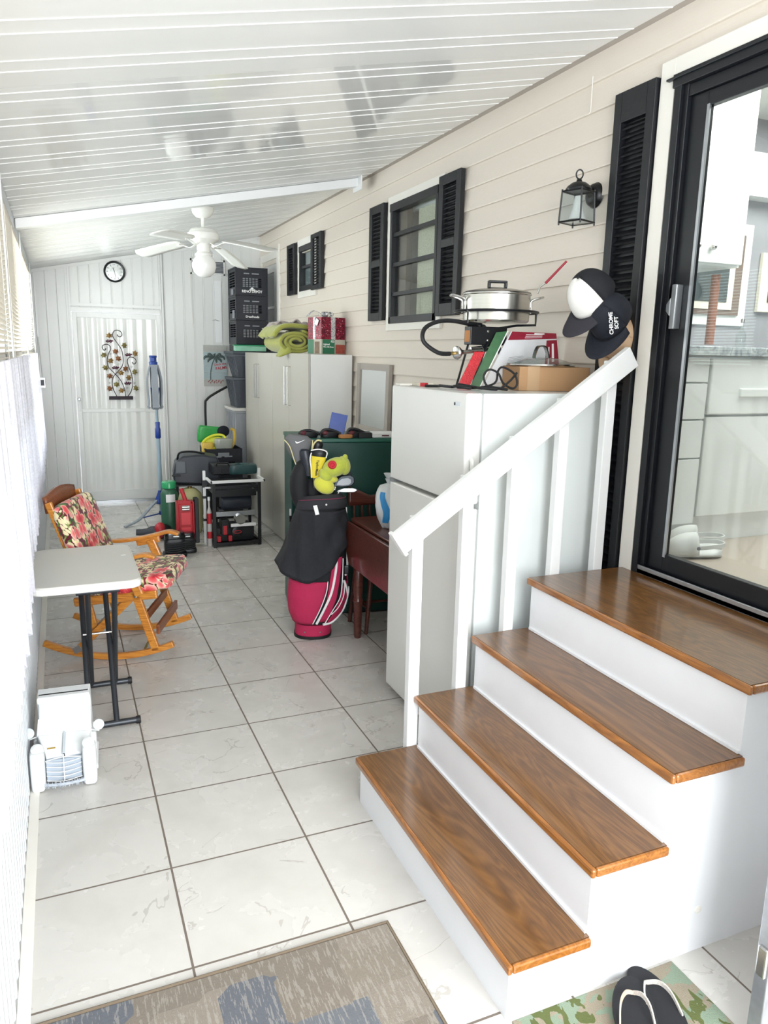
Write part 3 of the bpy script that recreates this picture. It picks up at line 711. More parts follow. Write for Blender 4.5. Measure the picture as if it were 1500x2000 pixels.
build('valve_cup', MB().lathe([(0.010, 0), (0.012, 0.008), (0.026, 0.022), (0.030, 0.032), (0.027, 0.040), (0.012, 0.044)], (-0.180, -0.035, 0.154), 24, (-1, -0.08, -0.10)), m_steel, root, smooth=True)
build('fitting', MB().cyl((-0.224, -0.039, 0.149), (-0.252, -0.042, 0.146), 0.008, seg=6), M('brass', 'b59a60', 0.3, 0.9), root)
build('hose', MB().tube([(-0.248, -0.042, 0.146), (-0.31, -0.045, 0.150), (-0.378, -0.04, 0.195), (-0.365, -0.02, 0.250), (-0.29, 0.0, 0.283), (-0.20, 0.01, 0.288), (-0.10, 0.01, 0.270), (-0.085, 0.01, 0.255)], 0.0095, smooth=6), m_rubber, root, smooth=True)
# pot
t = NT('brushed_aluminium'); v = t.coord((1, 1, 90)); f = t.noise(v, 3, 3)
t.l(t.mix(f, 'bcbab4', 'd6d4ce'), t.b.inputs['Base Color']); t.set(Roughness=0.27, Metallic=1.0); m_pot = t.m
PZ = FT + 0.288
root = thing('cooking_pot', 'wide brushed aluminium pot with black knob lid on the burner', 'pot', (1.595, 1.225, PZ), radians(-16))
build('pot_body', MB().lathe([(0.0, 0.0), (0.140, 0.0), (0.148, 0.008), (0.150, 0.116), (0.155, 0.120), (0.155, 0.124), (0.146, 0.122), (0.144, 0.012), (0.0, 0.010)], seg=56), m_pot, root, smooth=30)
lid = build('lid', MB().lathe([(0.150, 0.124), (0.152, 0.129), (0.141, 0.134), (0.09, 0.144), (0.0, 0.147), (0.0, 0.143), (0.145, 0.125)], seg=56), M('lid_aluminium', '9c9b97', 0.25, 1.0), root, smooth=30)
build('lid_knob', MB().box(-0.044, 0.044, -0.012, 0.012, 0.145, 0.153).box(-0.044, -0.032, -0.012, 0.012, 0.150, 0.176).box(0.032, 0.044, -0.012, 0.012, 0.150, 0.176).box(-0.044, 0.044, -0.012, 0.012, 0.172, 0.183), m_blk, lid, bevel=0.004)
for s in (-1, 1):
    h = build('handle', MB().tube([(s*0.150, -0.030, 0.070), (s*0.154, -0.030, 0.097), (s*0.202, -0.028, 0.113), (s*0.210, 0, 0.115), (s*0.202, 0.028, 0.113), (s*0.154, 0.030, 0.097), (s*0.150, 0.030, 0.070)], 0.0055, smooth=3), m_steel, root, smooth=True)
    for y in (-0.03, 0.03):
        build('rivet_plate', MB().box(s*0.150 - 0.003, s*0.150 + 0.003, y - 0.009, y + 0.009, 0.040, 0.090), m_steel, root, bevel=0.003)
root = thing('skimmer', 'long red coated wire handle sticking up from the pot', 'utensil', (1.765, 1.15, PZ + 0.13))
build('grip', MB().cyl((0.022, -0.017, 0.045), (0.088, -0.072, 0.138), 0.0060, 0.005), M('red_coating', 'a3253a', 0.4), root, smooth=True)
build('wire', MB().tube([(-0.005, 0.0, 0.0), (0.004, -0.003, 0.030), (0.024, -0.019, 0.048)], 0.004), m_steel, root, smooth=True)
# packaging leaning behind the box
def sheet(name, label, cat, quad, th, mat, deco=(), grp=None):
    """a thin rigid pack given by four corners: bottom left, bottom right, top right, top left"""
    q = [Vector(p) for p in quad]; root = thing(name, label, cat, tuple(q[0]), 0, grp)
    n = (q[1]-q[0]).cross(q[3]-q[0]).normalized()
    P = lambda u, v, d: (q[0]*(1-u)*(1-v) + q[1]*u*(1-v) + q[2]*u*v + q[3]*(1-u)*v) + n*d
    def slab(u0, u1, v0, v1, d0, d1):
        vs = [P(u, v, d) for d in (d0, d1) for u, v in ((u0, v0), (u1, v0), (u1, v1), (u0, v1))]
        return MB().add(vs, [(0, 3, 2, 1), (4, 5, 6, 7), (0, 1, 5, 4), (1, 2, 6, 5), (2, 3, 7, 6), (3, 0, 4, 7)])
    build('pack', slab(0, 1, 0, 1, -th, 0), mat, root, world=True, bevel=0.001)
    for nm, a, b, c, d, m_ in deco: build(nm, slab(a, b, c, d, 0.0002, 0.0012), m_, root, world=True)
    return root, P, n
m_pkw = M('package_white', 'd9dadd', 0.3, var=0.08, nscale=20); m_pkr = M('package_red', '8e1730', 0.35, var=0.08)
m_txt = M('print_grey', '8c8c90', 0.6)
deco = [('red_band', 0.03, 1.0, 0.84, 1.0, m_pkr), ('red_panel', 0.80, 1.0, 0.0, 0.80, m_pkr)]
for k in range(7): deco.append(('text_line', 0.20, 0.42 + 0.02*(k % 3), 0.30 + 0.03*k, 0.308 + 0.03*k, m_txt))
for k in range(3): deco.append(('text_line', 0.35, 0.70, 0.87 + 0.035*k, 0.882 + 0.035*k, m_print_w))
deco.append(('white_bar', 0.52, 0.74, 0.955, 0.985, m_print_w))
deco.append(('text_line', 0.84, 0.86, 0.10, 0.62, m_print_w)); deco.append(('text_line', 0.90, 0.935, 0.18, 0.70, m_print_w))
rt, P_, n_ = sheet('flat_package', 'large flat package, white with dark red edges, leaning on the burner', 'package',
    [(1.49, 1.135, FT + 0.006), (1.87, 1.105, FT + 0.10), (1.864, 1.136, FT + 0.247), (1.640, 1.165, FT + 0.250)], 0.008, m_pkw, deco)
m_green = M('package_green', '3f6b46', 0.25, var=0.25, nscale=30)
sheet('plastic_packet', 'dark green clear plastic packet between the red packet and the white package', 'packet',
    [(1.435, 1.15, FT + 0.004), (1.482, 1.14, FT + 0.004), (1.632, 1.172, FT + 0.252), (1.575, 1.182, FT + 0.245)], 0.006, m_green, [('clear_edge', 0.9, 1.0, 0, 1, m_print_w)])
sheet('plastic_packet', 'bright red beaded packet leaning left of the white package', 'packet',
    [(1.365, 1.14, FT + 0.004), (1.42, 1.13, FT + 0.004), (1.508, 1.16, FT + 0.158), (1.462, 1.17, FT + 0.158)], 0.010, M('red_beads', 'c01c2a', 0.25, var=0.3, nscale=90, bump=0.5, bscale=160), [])
def cord(name, label, pts, r, mat, sm=5):
    tag(build(name, MB().tube(pts, r, smooth=sm), mat, smooth=True), label, 'cable')
P0 = []
random.seed(3)
cord('black_cable', 'black cable coil standing on the refrigerator beside the box', [(1.30, 1.02, FT+.008), (1.36, 0.97, FT+.008), (1.42, 0.92, FT+.03), (1.44, 0.93, FT+.08), (1.47, 0.94, FT+.095), (1.50, 0.90, FT+.07), (1.51, 0.89, FT+.03), (1.49, 0.89, FT+.010), (1.45, 0.90, FT+.03), (1.43, 0.91, FT+.07), (1.405, 0.94, FT+.085), (1.385, 0.95, FT+.06), (1.39, 0.93, FT+.02), (1.43, 0.90, FT+.008), (1.47, 0.885, FT+.04), (1.50, 0.88, FT+.075)], 0.0045, m_rubber)
cord('black_cable', 'tangle of thin black cords lying along the refrigerator front edge', [(1.24, 1.20, FT+.006), (1.27, 1.13, FT+.008), (1.25, 1.08, FT+.012), (1.30, 1.06, FT+.008), (1.28, 1.0, FT+.014), (1.33, 0.96, FT+.007), (1.31, 1.03, FT+.02), (1.36, 0.93, FT+.009), (1.34, 0.90, FT+.012), (1.40, 0.87, FT+.007), (1.38, 0.92, FT+.016), (1.44, 0.85, FT+.007)], 0.006, m_rubber)
tag(build('red_clip', MB().cbox((1.245, 1.225, FT+.010), (0.018, 0.03, 0.016), (0, 0, 0.4)), M('red_plastic', 'b8202c', 0.4)), 'small red clip at the end of the cords on the refrigerator', 'clip')
tag(build('cream_block', MB().box(1.25, 1.33, 1.30, 1.38, FT, FT + 0.014), m_mat, bevel=0.002), 'flat cream block on the far corner of the refrigerator', 'block')

# ------------------------------------------------------------ wall lantern
m_lant = M('lantern_black', '0f1013', 0.35, 0.3, var=0.1)
m_frost = clear('lantern_glass', 'e8eef0', 0.10, 0.1)
LX, LY, LZ = 1.785, 0.935, 2.195
root = thing('wall_lantern', 'black carriage lantern with a clear glass cage on the siding', 'lantern', (LX, LY, LZ))
build('back_plate', MB().lathe([(0.0, 0.030), (0.030, 0.028), (0.044, 0.018), (0.048, 0.006), (0.052, 0.0)], (XR - 0.008, 0.962, 2.325), 32, (-1, 0, 0)), m_lant, root, world=True, smooth=True)
bpx = [o for o in bpy.data.objects if o.name.startswith('back_plate')][-1]
bpx.scale = (1, 1, 1)
build('arm', MB().tube([(XR - 0.03, 0.962, 2.325), (XR - 0.055, 0.955, 2.345), (LX + 0.03, LY + 0.005, 2.352)], 0.016, rad=lambda s: 0.020 - 0.008*s, smooth=4), m_lant, root, world=True, smooth=True)
a0, a1 = 0.058, 0.050
def sq(r, z, rot=radians(20)): return [Vector((LX + r*1.414*cos(rot + pi/4 + pi/2*k), LY + r*1.414*sin(rot + pi/4 + pi/2*k), z)) for k in range(4)]
mb = MB(); lo, hi = sq(0.052, 2.205), sq(0.047, 2.325)
for k in range(4):
    mb.tube([lo[k] + Vector((0, 0, -0.012)), lo[k], hi[k], hi[k] + Vector((0, 0, 0.008))], 0.0035, seg=6)
    mb.tube([lo[k], lo[(k+1) % 4]], 0.004, seg=6).tube([hi[k], hi[(k+1) % 4]], 0.004, seg=6)
build('cage', mb, m_lant, root, world=True, smooth=True)
build('cap', MB().lathe([(0.052, 0), (0.054, 0.008), (0.046, 0.020), (0.030, 0.032), (0.012, 0.038), (0.010, 0.046), (0.004, 0.050)], (LX, LY, 2.326), 28), m_lant, root, world=True, smooth=True)
build('ring', MB().tube([(LX + 0.014*cos(a)*0.9, LY - 0.014*cos(a)*0.43, 2.392 + 0.018*sin(a)) for a in [2*pi*k/20 for k in range(20)]], 0.003, closed=True), m_lant, root, world=True, smooth=True)
for k in range(4):
    p = [lo[k], lo[(k+1) % 4], hi[(k+1) % 4], hi[k]]
    build('glass_pane', MB().add(p, [(0, 1, 2, 3)]), m_frost, root, world=True)
build('bottom_plate', MB().add(sq(0.050, 2.203) + sq(0.050, 2.206), [(3, 2, 1, 0), (4, 5, 6, 7), (0, 1, 5, 4), (1, 2, 6, 5), (2, 3, 7, 6), (3, 0, 4, 7)]), m_frost, root, world=True)
build('glass_shade', MB().lathe([(0.014, 0.10), (0.018, 0.075), (0.024, 0.045), (0.036, 0.012), (0.037, 0.008)], (LX, LY, 2.207), 24, cap=False), M('opal_glass', 'e4e1da', 0.3), root, world=True, smooth=True)
# thin hook line on the siding
tag(build('wire_hook', MB().tube([(XR - 0.018, 1.022, 2.80), (XR - 0.018, 1.022, 2.663), (XR - 0.024, 1.03, 2.655)], 0.0016, seg=6), m_trimw), 'thin white wire clipped on the siding above the lantern', 'wire')

# ------------------------------------------------------------ caps hanging on the shutter
def cap(label, c, F, U, m_front, m_back, m_brim, s=1.0, inner=None):
    F = Vector(F).normalized(); U = Vector(U); U = (U - F*U.dot(F)).normalized(); S = F.cross(U)
    c = Vector(c); root = thing('baseball_cap', label, 'cap', tuple(c))
    W = lambda x, y, z: c + F*x*s + S*y*s + U*z*s
    def dome(a0, a1, n=16, m=9, k=1.0):
        def fn(u, v):
            th = a0 + (a1 - a0)*u; ph = v*pi/2*0.98
            r = cos(ph)**0.8; bx = 0.098 if cos(th) > 0 else 0.090
            return W(bx*cos(th)*r*k, 0.078*sin(th)*r*k, 0.118*sin(ph)*k)
        return MB().grid(fn, n, m)
    build('front_panel', dome(-radians(78), radians(78)), m_front, root, world=True, smooth=70, solid=0.0015)
    build('crown', dome(radians(78), radians(282)), m_back, root, world=True, smooth=70, solid=0.0015)
    build('crown_button', MB().sphere(W(0, 0, 0.118), 0.007*s, seg=10), m_back, root, world=True, smooth=True)
    def br(u, v):
        th = radians(-74 + 148*u); r = 1 + 1.0*v*(cos(th*0.98)**0.5)
        x = 0.098*cos(th)*(1 + (r-1)*0.85); y = 0.080*sin(th)*(1 + (r-1)*0.28)
        return W(x, y, 0.004 - 0.40*(y*y)*9*v*0.9)
    build('brim', MB().grid(br, 20, 7), m_brim, root, world=True, smooth=70, solid=0.003)
    return root, W, F, U, S
m_capw = M('cap_white', 'e6e4e0', 0.8, bump=0.1); m_capk = M('cap_black', '14151c', 0.8, var=0.2, bump=0.3, bscale=300)
m_capd = M('cap_charcoal', '2b2a32', 0.85, bump=0.2); m_capt = M('cap_tan', 'c4a586', 0.8, bump=0.2); m_capn = M('cap_navy', '101521', 0.8, bump=0.2)
cap('tan baseball cap hanging lowest, partly under the two dark caps', (1.855, 0.690, 1.735), (-0.327, -0.179, -0.914), (-0.62, -0.30, 0.5), m_capt, m_capt, m_capt, 0.95)
r2, W2, F2, U2, S2 = cap('black baseball cap with white lettering hanging between the white-fronted and tan caps', (1.780, 0.655, 1.808), (-0.45, -0.02, -0.87), (-0.62, -0.30, 0.62), m_capn, m_capn, m_capn, 1.0)
cap('baseball cap with white front panel and charcoal brim hanging on the shutter', (1.712, 0.685, 1.884), (-0.575, 0.061, -0.814), (-0.65, -0.187, 0.733), m_capw, m_capk, m_capd, 1.05)
text('lettering', 'CHROME\nSOFT', 0.020, m_print_w, r2, (1.712, 0.560, 1.785), (pi/2, radians(-98), radians(-25)), world=True, bold=0.0004)

# ------------------------------------------------------------ wardrobes
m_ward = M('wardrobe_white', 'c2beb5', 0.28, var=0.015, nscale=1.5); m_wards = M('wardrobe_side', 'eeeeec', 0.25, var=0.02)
for (ya, yb, lab) in ((3.79, 4.852, 'white tall cabinet with two doors, the nearer one, under the gift box'), (4.858, 5.92, 'white tall cabinet with two doors, the farther one, beside the crate stack')):
    root = thing('storage_cabinet', lab, 'cabinet', (1.7, (ya+yb)/2, 0), group='white tall cabinets along the siding')
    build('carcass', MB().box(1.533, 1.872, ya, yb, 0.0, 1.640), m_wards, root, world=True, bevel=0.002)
    mid = (ya+yb)/2
    for a, b, hy in ((ya, mid - 0.002, mid - 0.045), (mid + 0.002, yb, mid + 0.045)):
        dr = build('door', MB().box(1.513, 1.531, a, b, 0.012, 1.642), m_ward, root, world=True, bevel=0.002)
        build('handle', MB().tube([(1.513, hy, 1.22), (1.488, hy, 1.22), (1.488, hy, 1.535), (1.513, hy, 1.535)], 0.0055), m_steel, dr, world=True)
# lime blanket, pale cloth, gift box on the cabinets
m_lime = M('lime_fleece', 'a3a650', 0.95, var=0.15, nscale=14, bump=0.6, bscale=120, sheen=0.4)
root = thing('rolled_blanket', 'lime green blanket rolled up on top of the tall cabinet', 'blanket', (1.6, 4.5, 1.642))
R = []
def spiral(t_): return 2*pi*3.2*t_
pts = []
for i in range(90):
    s_ = i/89; a = spiral(s_); r = 0.02 + 0.075*s_
    pts.append(Vector((1.585 + r*1.75*cos(a), 0, 1.738 + r*0.98*sin(a))))
mb = MB()
rg = []
for y in (4.34, 4.36, 4.60, 4.84, 4.86):
    k = 0.97 if y in (4.34, 4.86) else 1.0
    rg.append([Vector((1.585 + (p.x-1.585)*k, y + 0.012*sin(7*p.x), 1.738 + (p.z-1.738)*k)) for p in pts])
mb.rings(rg, cap=False, closed=False); build('roll', mb, m_lime, root, world=True, smooth=80, solid=0.022)
def fold(u, v):
    x = 1.40 + 0.42*u; return (x, 4.36 + 0.50*v, 1.845 + 0.02*sin(9*x) - 0.9*max(0, 1.50 - x)*(1.50 - x)*9*0.9 + 0.008*sin(21*v))
build('fold', MB().grid(fold, 22, 12), m_lime, root, world=True, smooth=80, solid=0.03)
def corner(u, v): return (1.43 + 0.10*u, 4.30 + 0.1*v, 1.65 + 0.17*v*u - 0.035*(1-u))
build('corner_flap', MB().grid(corner, 6, 6), m_lime, root, world=True, smooth=80, solid=0.012)
random.seed(5)
def cloth(u, v): return (1.46 + 0.36*u, 4.5 + 0.5*v, 1.885 + 0.022*sin(16*u + 5*v) + 0.018*sin(29*v*u + 2) - 0.05*abs(u-.5))
tag(build('crumpled_cloth', MB().grid(cloth, 26, 26), M('pale_mauve_cloth', 'a99f9f', 0.9), smooth=80, solid=0.008), 'pale mauve crumpled cloth lying on the lime blanket', 'cloth')
t = NT('glitter_red'); v = t.coord(); vo = t.n('ShaderNodeTexVoronoi'); vo.inputs['Scale'].default_value = 210; t.l(v, vo.inputs['Vector'])
sepc = t.n('ShaderNodeSeparateColor'); t.l(vo.outputs['Color'], sepc.inputs[0])
t.l(t.ramp(sepc.outputs[0], [(0.0, '4a0620'), (0.5, '8c1030'), (0.9, 'c02a4a'), (0.97, 'e9a0b0')], 'CONSTANT'), t.b.inputs['Base Color']); t.set(Roughness=0.25, Metallic=0.3); m_glit = t.m
t = NT('glitter_silver'); v = t.coord(); vo = t.n('ShaderNodeTexVoronoi'); vo.inputs['Scale'].default_value = 240; t.l(v, vo.inputs['Vector'])
sepc = t.n('ShaderNodeSeparateColor'); t.l(vo.outputs['Color'], sepc.inputs[0])
t.l(t.ramp(sepc.outputs[0], [(0.0, '8f8f94'), (0.4, 'bdbdc0'), (0.8, 'ececec')], 'CONSTANT'), t.b.inputs['Base Color']); t.set(Roughness=0.3, Metallic=0.3); m_glis = t.m
m_gband = M('package_green_band', '1f6b4b', 0.4, var=0.05)
root = thing('gift_box', 'glittery red gift box decoration with silver ribbon on a green retail box', 'gift box', (1.664, 3.93, 1.643), radians(14))
W_, D_ = 0.225, 0.20
build('carton_base', MB().box(0.0, W_, 0.0, D_, 0.0, 0.113), M('retail_carton', 'b8b2a4', 0.6, var=0.3, nscale=25), root)
build('green_panel', MB().box(0.012, 0.125, -0.0015, 0.001, 0.002, 0.112), m_gband, root); build('green_panel', MB().box(-0.0015, 0.001, 0.11, 0.198, 0.002, 0.112), m_gband, root)
build('photo_panel', MB().box(0.132, 0.222, -0.0015, 0.001, 0.004, 0.075), M('warm_red_print', '9a4538', 0.6, var=0.5, nscale=45), root)
build('photo_panel', MB().box(-0.0015, 0.001, 0.025, 0.095, 0.004, 0.095), M('brown_print', '7a6552', 0.6, var=0.5, nscale=45), root)
build('red_box', MB().box(0.002, W_ - 0.002, 0.002, D_ - 0.002, 0.113, 0.283), m_glit, root)
build('ribbon', MB().box(0.092, 0.130, -0.0015, D_ + 0.0015, 0.113, 0.2848).box(-0.0015, W_ + 0.0015, 0.085, 0.12, 0.113, 0.2846), m_glis, root)
mb = MB()
for a, L in ((0.3, 0.055), (2.6, 0.06), (1.4, 0.05), (4.2, 0.05), (5.5, 0.055), (3.5, 0.05)):
    c, s_ = cos(a), sin(a)
    mb.ribbon([(0.11, 0.10, 0.286), (0.11 + c*L*.5, 0.10 + s_*L*.5, 0.325), (0.11 + c*L, 0.10 + s_*L, 0.318), (0.11 + c*L*.9, 0.10 + s_*L*.9, 0.295), (0.11, 0.10, 0.287)], 0.022, 0.0015, (-s_, c, 0), smooth=5)
build('bow', mb, m_glis, root, smooth=True)
build('ribbon_tail', MB().ribbon([(0.07, 0.06, 0.29), (-0.02, 0.07, 0.33), (-0.07, 0.10, 0.285)], 0.02, 0.0015, (0, 1, 0.2), smooth=5), m_glis, root, smooth=True)
build('gift_tag', MB().cbox((-0.004, 0.06, 0.245), (0.0015, 0.04, 0.05), (0.5, 0, 0)), m_print_w, root)
text('lettering', 'Lighted', 0.020, m_print_w, root, (0.018, -0.002, 0.075), (pi/2, 0, 0), align='LEFT', bold=0.0004)
text('lettering', 'Wire Gift Boxes', 0.0145, m_print_w, root, (0.018, -0.002, 0.055), (pi/2, 0, 0), align='LEFT', bold=0.0003)
text('lettering', '$23', 0.022, m_print_w, root, (0.122, -0.002, 0.097), (pi/2, 0, 0), align='RIGHT', bold=0.0005)

# ------------------------------------------------------------ crate stack in the far corner
m_crate = M('crate_navy', '090e1c', 0.42, var=0.15); m_tote = M('tote_grey', '4a4f58', 0.5, var=0.08); m_totel = M('tote_lid', '3b444b', 0.45)
m_clearg = M('clear_green_tub', '8fc7ad', 0.25, var=0.25, nscale=14); m_gcover = M('green_lid', '2f9a6c', 0.4)
def crate(name, label, x0, y0, z0, w, d, h, word, pat, group=None, holes=True):
    root = thing(name, label, 'crate', (x0 + w/2, y0 + d/2, z0), group=group)
    t = 0.008; mb = MB()
    mb.box(x0, x0 + w, y0, y0 + d, z0, z0 + t)
    mb.box(x0, x0 + w, y0 + d - t, y0 + d, z0, z0 + h).box(x0 + w - t, x0 + w, y0, y0 + d, z0, z0 + h)
    # front wall with a real grid of openings: bars around cells
    def lattice(o, ax, L, gx0, gx1, gz0, gz1, nx, nz):
        # ax 0: wall along x facing -y ; 1: wall along y facing -x
        def bx(a, b, c, e, dep=t, out=0.0):
            if ax == 0: mb.box(x0 + a, x0 + b, y0 - out, y0 + dep, z0 + c, z0 + e)
            else: mb.box(x0 - out, x0 + dep, y0 + a, y0 + b, z0 + c, z0 + e)
        bx(0, L, 0, gz0); bx(0, L, gz1, h); bx(0, gx0, gz0, gz1); bx(gx1, L, gz0, gz1)
        px = (gx1 - gx0)/nx; pz = (gz1 - gz0)/nz
        for i in range(1, nx): bx(gx0 + i*px - 0.0035, gx0 + i*px + 0.0035, gz0, gz1)
        for j in range(1, nz): bx(gx0, gx1, gz0 + j*pz - 0.003, gz0 + j*pz + 0.003)
        bx(0, L, h - 0.014, h, out=0.006); bx(0, L, 0, 0.012, out=0.004); bx(0, 0.014, 0, h, out=0.005); bx(L - 0.014, L, 0, h, out=0.005)
    if holes:
        lattice(0, 0, w, w*0.20, w*0.80, h*0.30, h*0.62, 6, 5)
    else: mb.box(x0, x0 + w, y0, y0 + t, z0, z0 + h)
    lattice(0, 1, d, 0.05, d - 0.05, h*0.30, h*0.85, 2, 6)
    build('crate_body', mb, m_crate, root, world=True)
    # contents seen through the mesh, pale
    if pat: build('pale_lining', MB().box(x0 + w*0.22, x0 + w*0.70, y0 + 0.010, y0 + 0.016, z0 + h*0.30, z0 + h*0.62), M('pale_contents', '9b9da0', 0.7, var=0.4, nscale=60), root, world=True)
    build('handle_slots', MB().box(x0 + w*0.25, x0 + w*0.42, y0 - 0.0025, y0, z0 + h*0.76, z0 + h*0.80).box(x0 + w*0.5, x0 + w*0.72, y0 - 0.0025, y0, z0 + h*0.76, z0 + h*0.80), M('slot_grey', '8d9096', 0.6), root, world=True)
    if word: text('lettering', word, 0.034 if 'N' in word else 0.030, m_print_w, root, (x0 + w*0.50, y0 - 0.007, z0 + h*0.14), (pi/2, 0, 0), world=True, bold=0.0008)
    return root
CX, CY, CW, CD = 1.45, 6.00, 0.325, 0.36
r = crate('storage_crate', 'dark navy plastic crate with white lettering, topmost of the corner stack', CX, CY, 2.205, CW, CD, 0.272, 'RENO DÉPÔT', True, 'navy crates stacked in the corner')
build('side_label', MB().box(CX - 0.0075, CX - 0.005, CY + 0.10, CY + 0.20, 2.215, 2.27), M('label_grey', '8a8d94', 0.6), r, world=True)
build('emblem', MB().lathe([(0.016, 0), (0.016, 0.002)], (CX + CW*0.5, CY - 0.0055, 2.268), 20, (0, -1, 0)).lathe([(0.010, 0), (0.010, 0.002)], (CX + CW*0.5 - 0.016, CY - 0.0055, 2.262), 16, (0, -1, 0)).lathe([(0.010, 0), (0.010, 0.002)], (CX + CW*0.5 + 0.016, CY - 0.0055, 2.262), 16, (0, -1, 0)), m_print_w, r, world=True)
r = crate('storage_crate', 'dark navy plastic crate with faint lettering, second from the top of the corner stack', CX, CY, 1.962, CW, CD, 0.240, 'DeanFoods', True, 'navy crates stacked in the corner')
build('side_label', MB().box(CX - 0.0075, CX - 0.005, CY + 0.06, CY + 0.16, 1.98, 2.06), M('label_grey', '8a8d94', 0.6), r, world=True)
r = crate('storage_crate', 'dark navy plastic crate without lettering, just above the green tub', CX, CY, 1.722, CW, CD, 0.236, '', True, 'navy crates stacked in the corner')
r = thing('shallow_tray', 'black shallow tray under the crate stack with pale green tub in front', 'tray', (CX + CW/2, CY + CD/2, 1.652))
build('tray_body', MB().box(CX - 0.005, CX + CW + 0.03, CY, CY + CD, 1.652, 1.720), m_crate, r, world=True, bevel=0.004)
r = thing('plastic_tub', 'clear pale green plastic tub with green lid in front of the crates', 'tub', (1.58, 5.96, 1.652))
build('tub_body', MB().box(1.412, 1.735, 5.925, 5.995, 1.653, 1.705), m_clearg, r, world=True, bevel=0.005)
build('tub_lid', MB().box(1.402, 1.742, 5.92, 5.998, 1.705, 1.716), m_gcover, r, world=True, bevel=0.003)
def tote(name, label, x0, x1, y0, y1, z0, z1, taper, mbod, mlid=None, cat='storage tub'):
    r = thing(name, label, cat, ((x0+x1)/2, (y0+y1)/2, z0))
    tp = taper; zt = z1 - (0.03 if mlid else 0.0)
    def rect(a, z, e=0): return [Vector((x0 + a, y0 + a, z)), Vector((x1 - a, y0 + a, z)), Vector((x1 - a, y1 - a, z)), Vector((x0 + a, y1 - a, z))]
    mb = MB().rings([rect(tp, z0), rect(0.008, zt - 0.025), rect(0.0, zt - 0.025), rect(0.0, zt)])
    build('tub_body', mb, mbod, r, world=True, bevel=0.006)
    mb = MB(); n = 5
    for k in range(n):
        f = (k + 0.5)/n; y = y0 + tp + (y1 - y0 - 2*tp)*f
        mb.bar((x0 + tp - 0.002, y, z0 + 0.01), (x0 + 0.004, y, zt - 0.03), 0.02, 0.006, (1, 0, 0))
        x = x0 + tp + (x1 - x0 - 2*tp)*f
        mb.bar((x, y0 + tp - 0.002, z0 + 0.01), (x, y0 + 0.004, zt - 0.03), 0.02, 0.006, (0, 1, 0))
    build('ribs', mb, mbod, r, world=True)
    if mlid: build('lid', MB().box(x0 - 0.012, x1 + 0.012, y0 - 0.012, y1 + 0.012, zt, z1), mlid, r, world=True, bevel=0.006)
    return r
tote('storage_tub', 'large dark grey tub with flat lid carrying the navy crates', 1.405, 1.865, 5.945, 6.40, 1.385, 1.652, 0.06, m_tote, m_totel)
tote('storage_tub', 'grey ribbed open tub between the white-lidded bin and the large tub', 1.40, 1.83, 6.0, 6.42, 1.075, 1.384, 0.05, m_tote)
tote('storage_bin', 'tall pale grey bin with white lid at the bottom of the corner stack', 1.41, 1.84, 5.985, 6.45, 0.0, 1.074, 0.03, M('bin_grey', '9a9da3', 0.45), M('bin_lid', 'd8d5d0', 0.4), 'bin')
# ------------------------------------------------------------ black crate with toys, cart handle, cases
r = crate('storage_crate', 'black plastic crate full of green and yellow toys behind the slate grey power tool', 1.040, 5.60, 0.36, 0.355, 0.33, 0.345, '', False, None, True)
r2_ = thing('storage_crate', 'black plastic crate at floor level under the toy crate', 'crate', (1.22, 5.77, 0))
build('crate_body', MB().box(1.040, 1.395, 5.60, 5.93, 0.0, 0.358), m_blk, r2_, world=True, bevel=0.006)
build('handle_hole', MB().box(1.155, 1.265, 5.592, 5.601, 0.63, 0.668), M('slot_grey2', '7d8085', 0.6), r, world=True, bevel=0.01)
build('blue_disc', MB().lathe([(0.05, 0), (0.05, 0.003)], (1.30, 5.598, 0.50), 24, (0, -1, 0)), M('navy_disc', '14164a', 0.5), r, world=True)
root = thing('hand_cart', 'black tubular cart handle rising behind the toy crate', 'cart', (1.2, 6.5, 0))
build('handle', MB().tube([(1.215, 6.50, 0.02), (1.205, 6.50, 0.60), (1.20, 6.50, 1.05), (1.222, 6.50, 1.135), (1.32, 6.50, 1.205), (1.50, 6.50, 1.30)], 0.013, smooth=5), m_blk, root, world=True, smooth=True)
build('base_plate', MB().box(1.14, 1.36, 6.475, 6.78, 0.0, 0.012), m_blk, root, world=True)
m_tg = M('toy_green', '1f9a3f', 0.35); m_ty = M('toy_yellow', 'dfe03a', 0.4); m_ty2 = M('toy_amber', 'dcb84a', 0.4)
tz = 0.69
root = thing('toy_scoop', 'bright green plastic scoop lying at the back of the toy crate', 'toy', (1.105, 5.840, tz))
build('scoop', MB().cushion(0.25, 0.05, 0.17, Matrix.Translation((1.130, 5.870, tz + 0.13)) @ Euler((0, 0.12, 0)).to_matrix().to_4x4(), e=5), m_tg, root, world=True, smooth=True)
root = thing('toy_ring', 'yellow oval plastic toy tray with clear lining in the toy crate', 'toy', (1.135, 5.760, tz))
build('rim', MB().tube([(1.145 + 0.115*cos(a), 5.750 + 0.02*sin(a), tz + 0.07 + 0.062*sin(a) + 0.03*cos(a)) for a in [2*pi*k/30 for k in range(30)]], 0.013, closed=True), m_ty, root, world=True, smooth=True)
build('inner_tray', MB().sphere((1.145, 5.765, tz + 0.06), 0.10, (1.05, 0.2, 0.55), rot=(0, -0.28, 0)), M('toy_olive', 'c8cd3d', 0.5), root, world=True, smooth=True)
tag(build('toy_tray', MB().cushion(0.18, 0.10, 0.10, Matrix.Translation((1.235, 5.730, tz + 0.055))), M('clear_bluish', 'a3a79e', 0.2, var=0.15, nscale=20), smooth=True), 'greyish clear plastic tub in front of the yellow toys', 'tub')
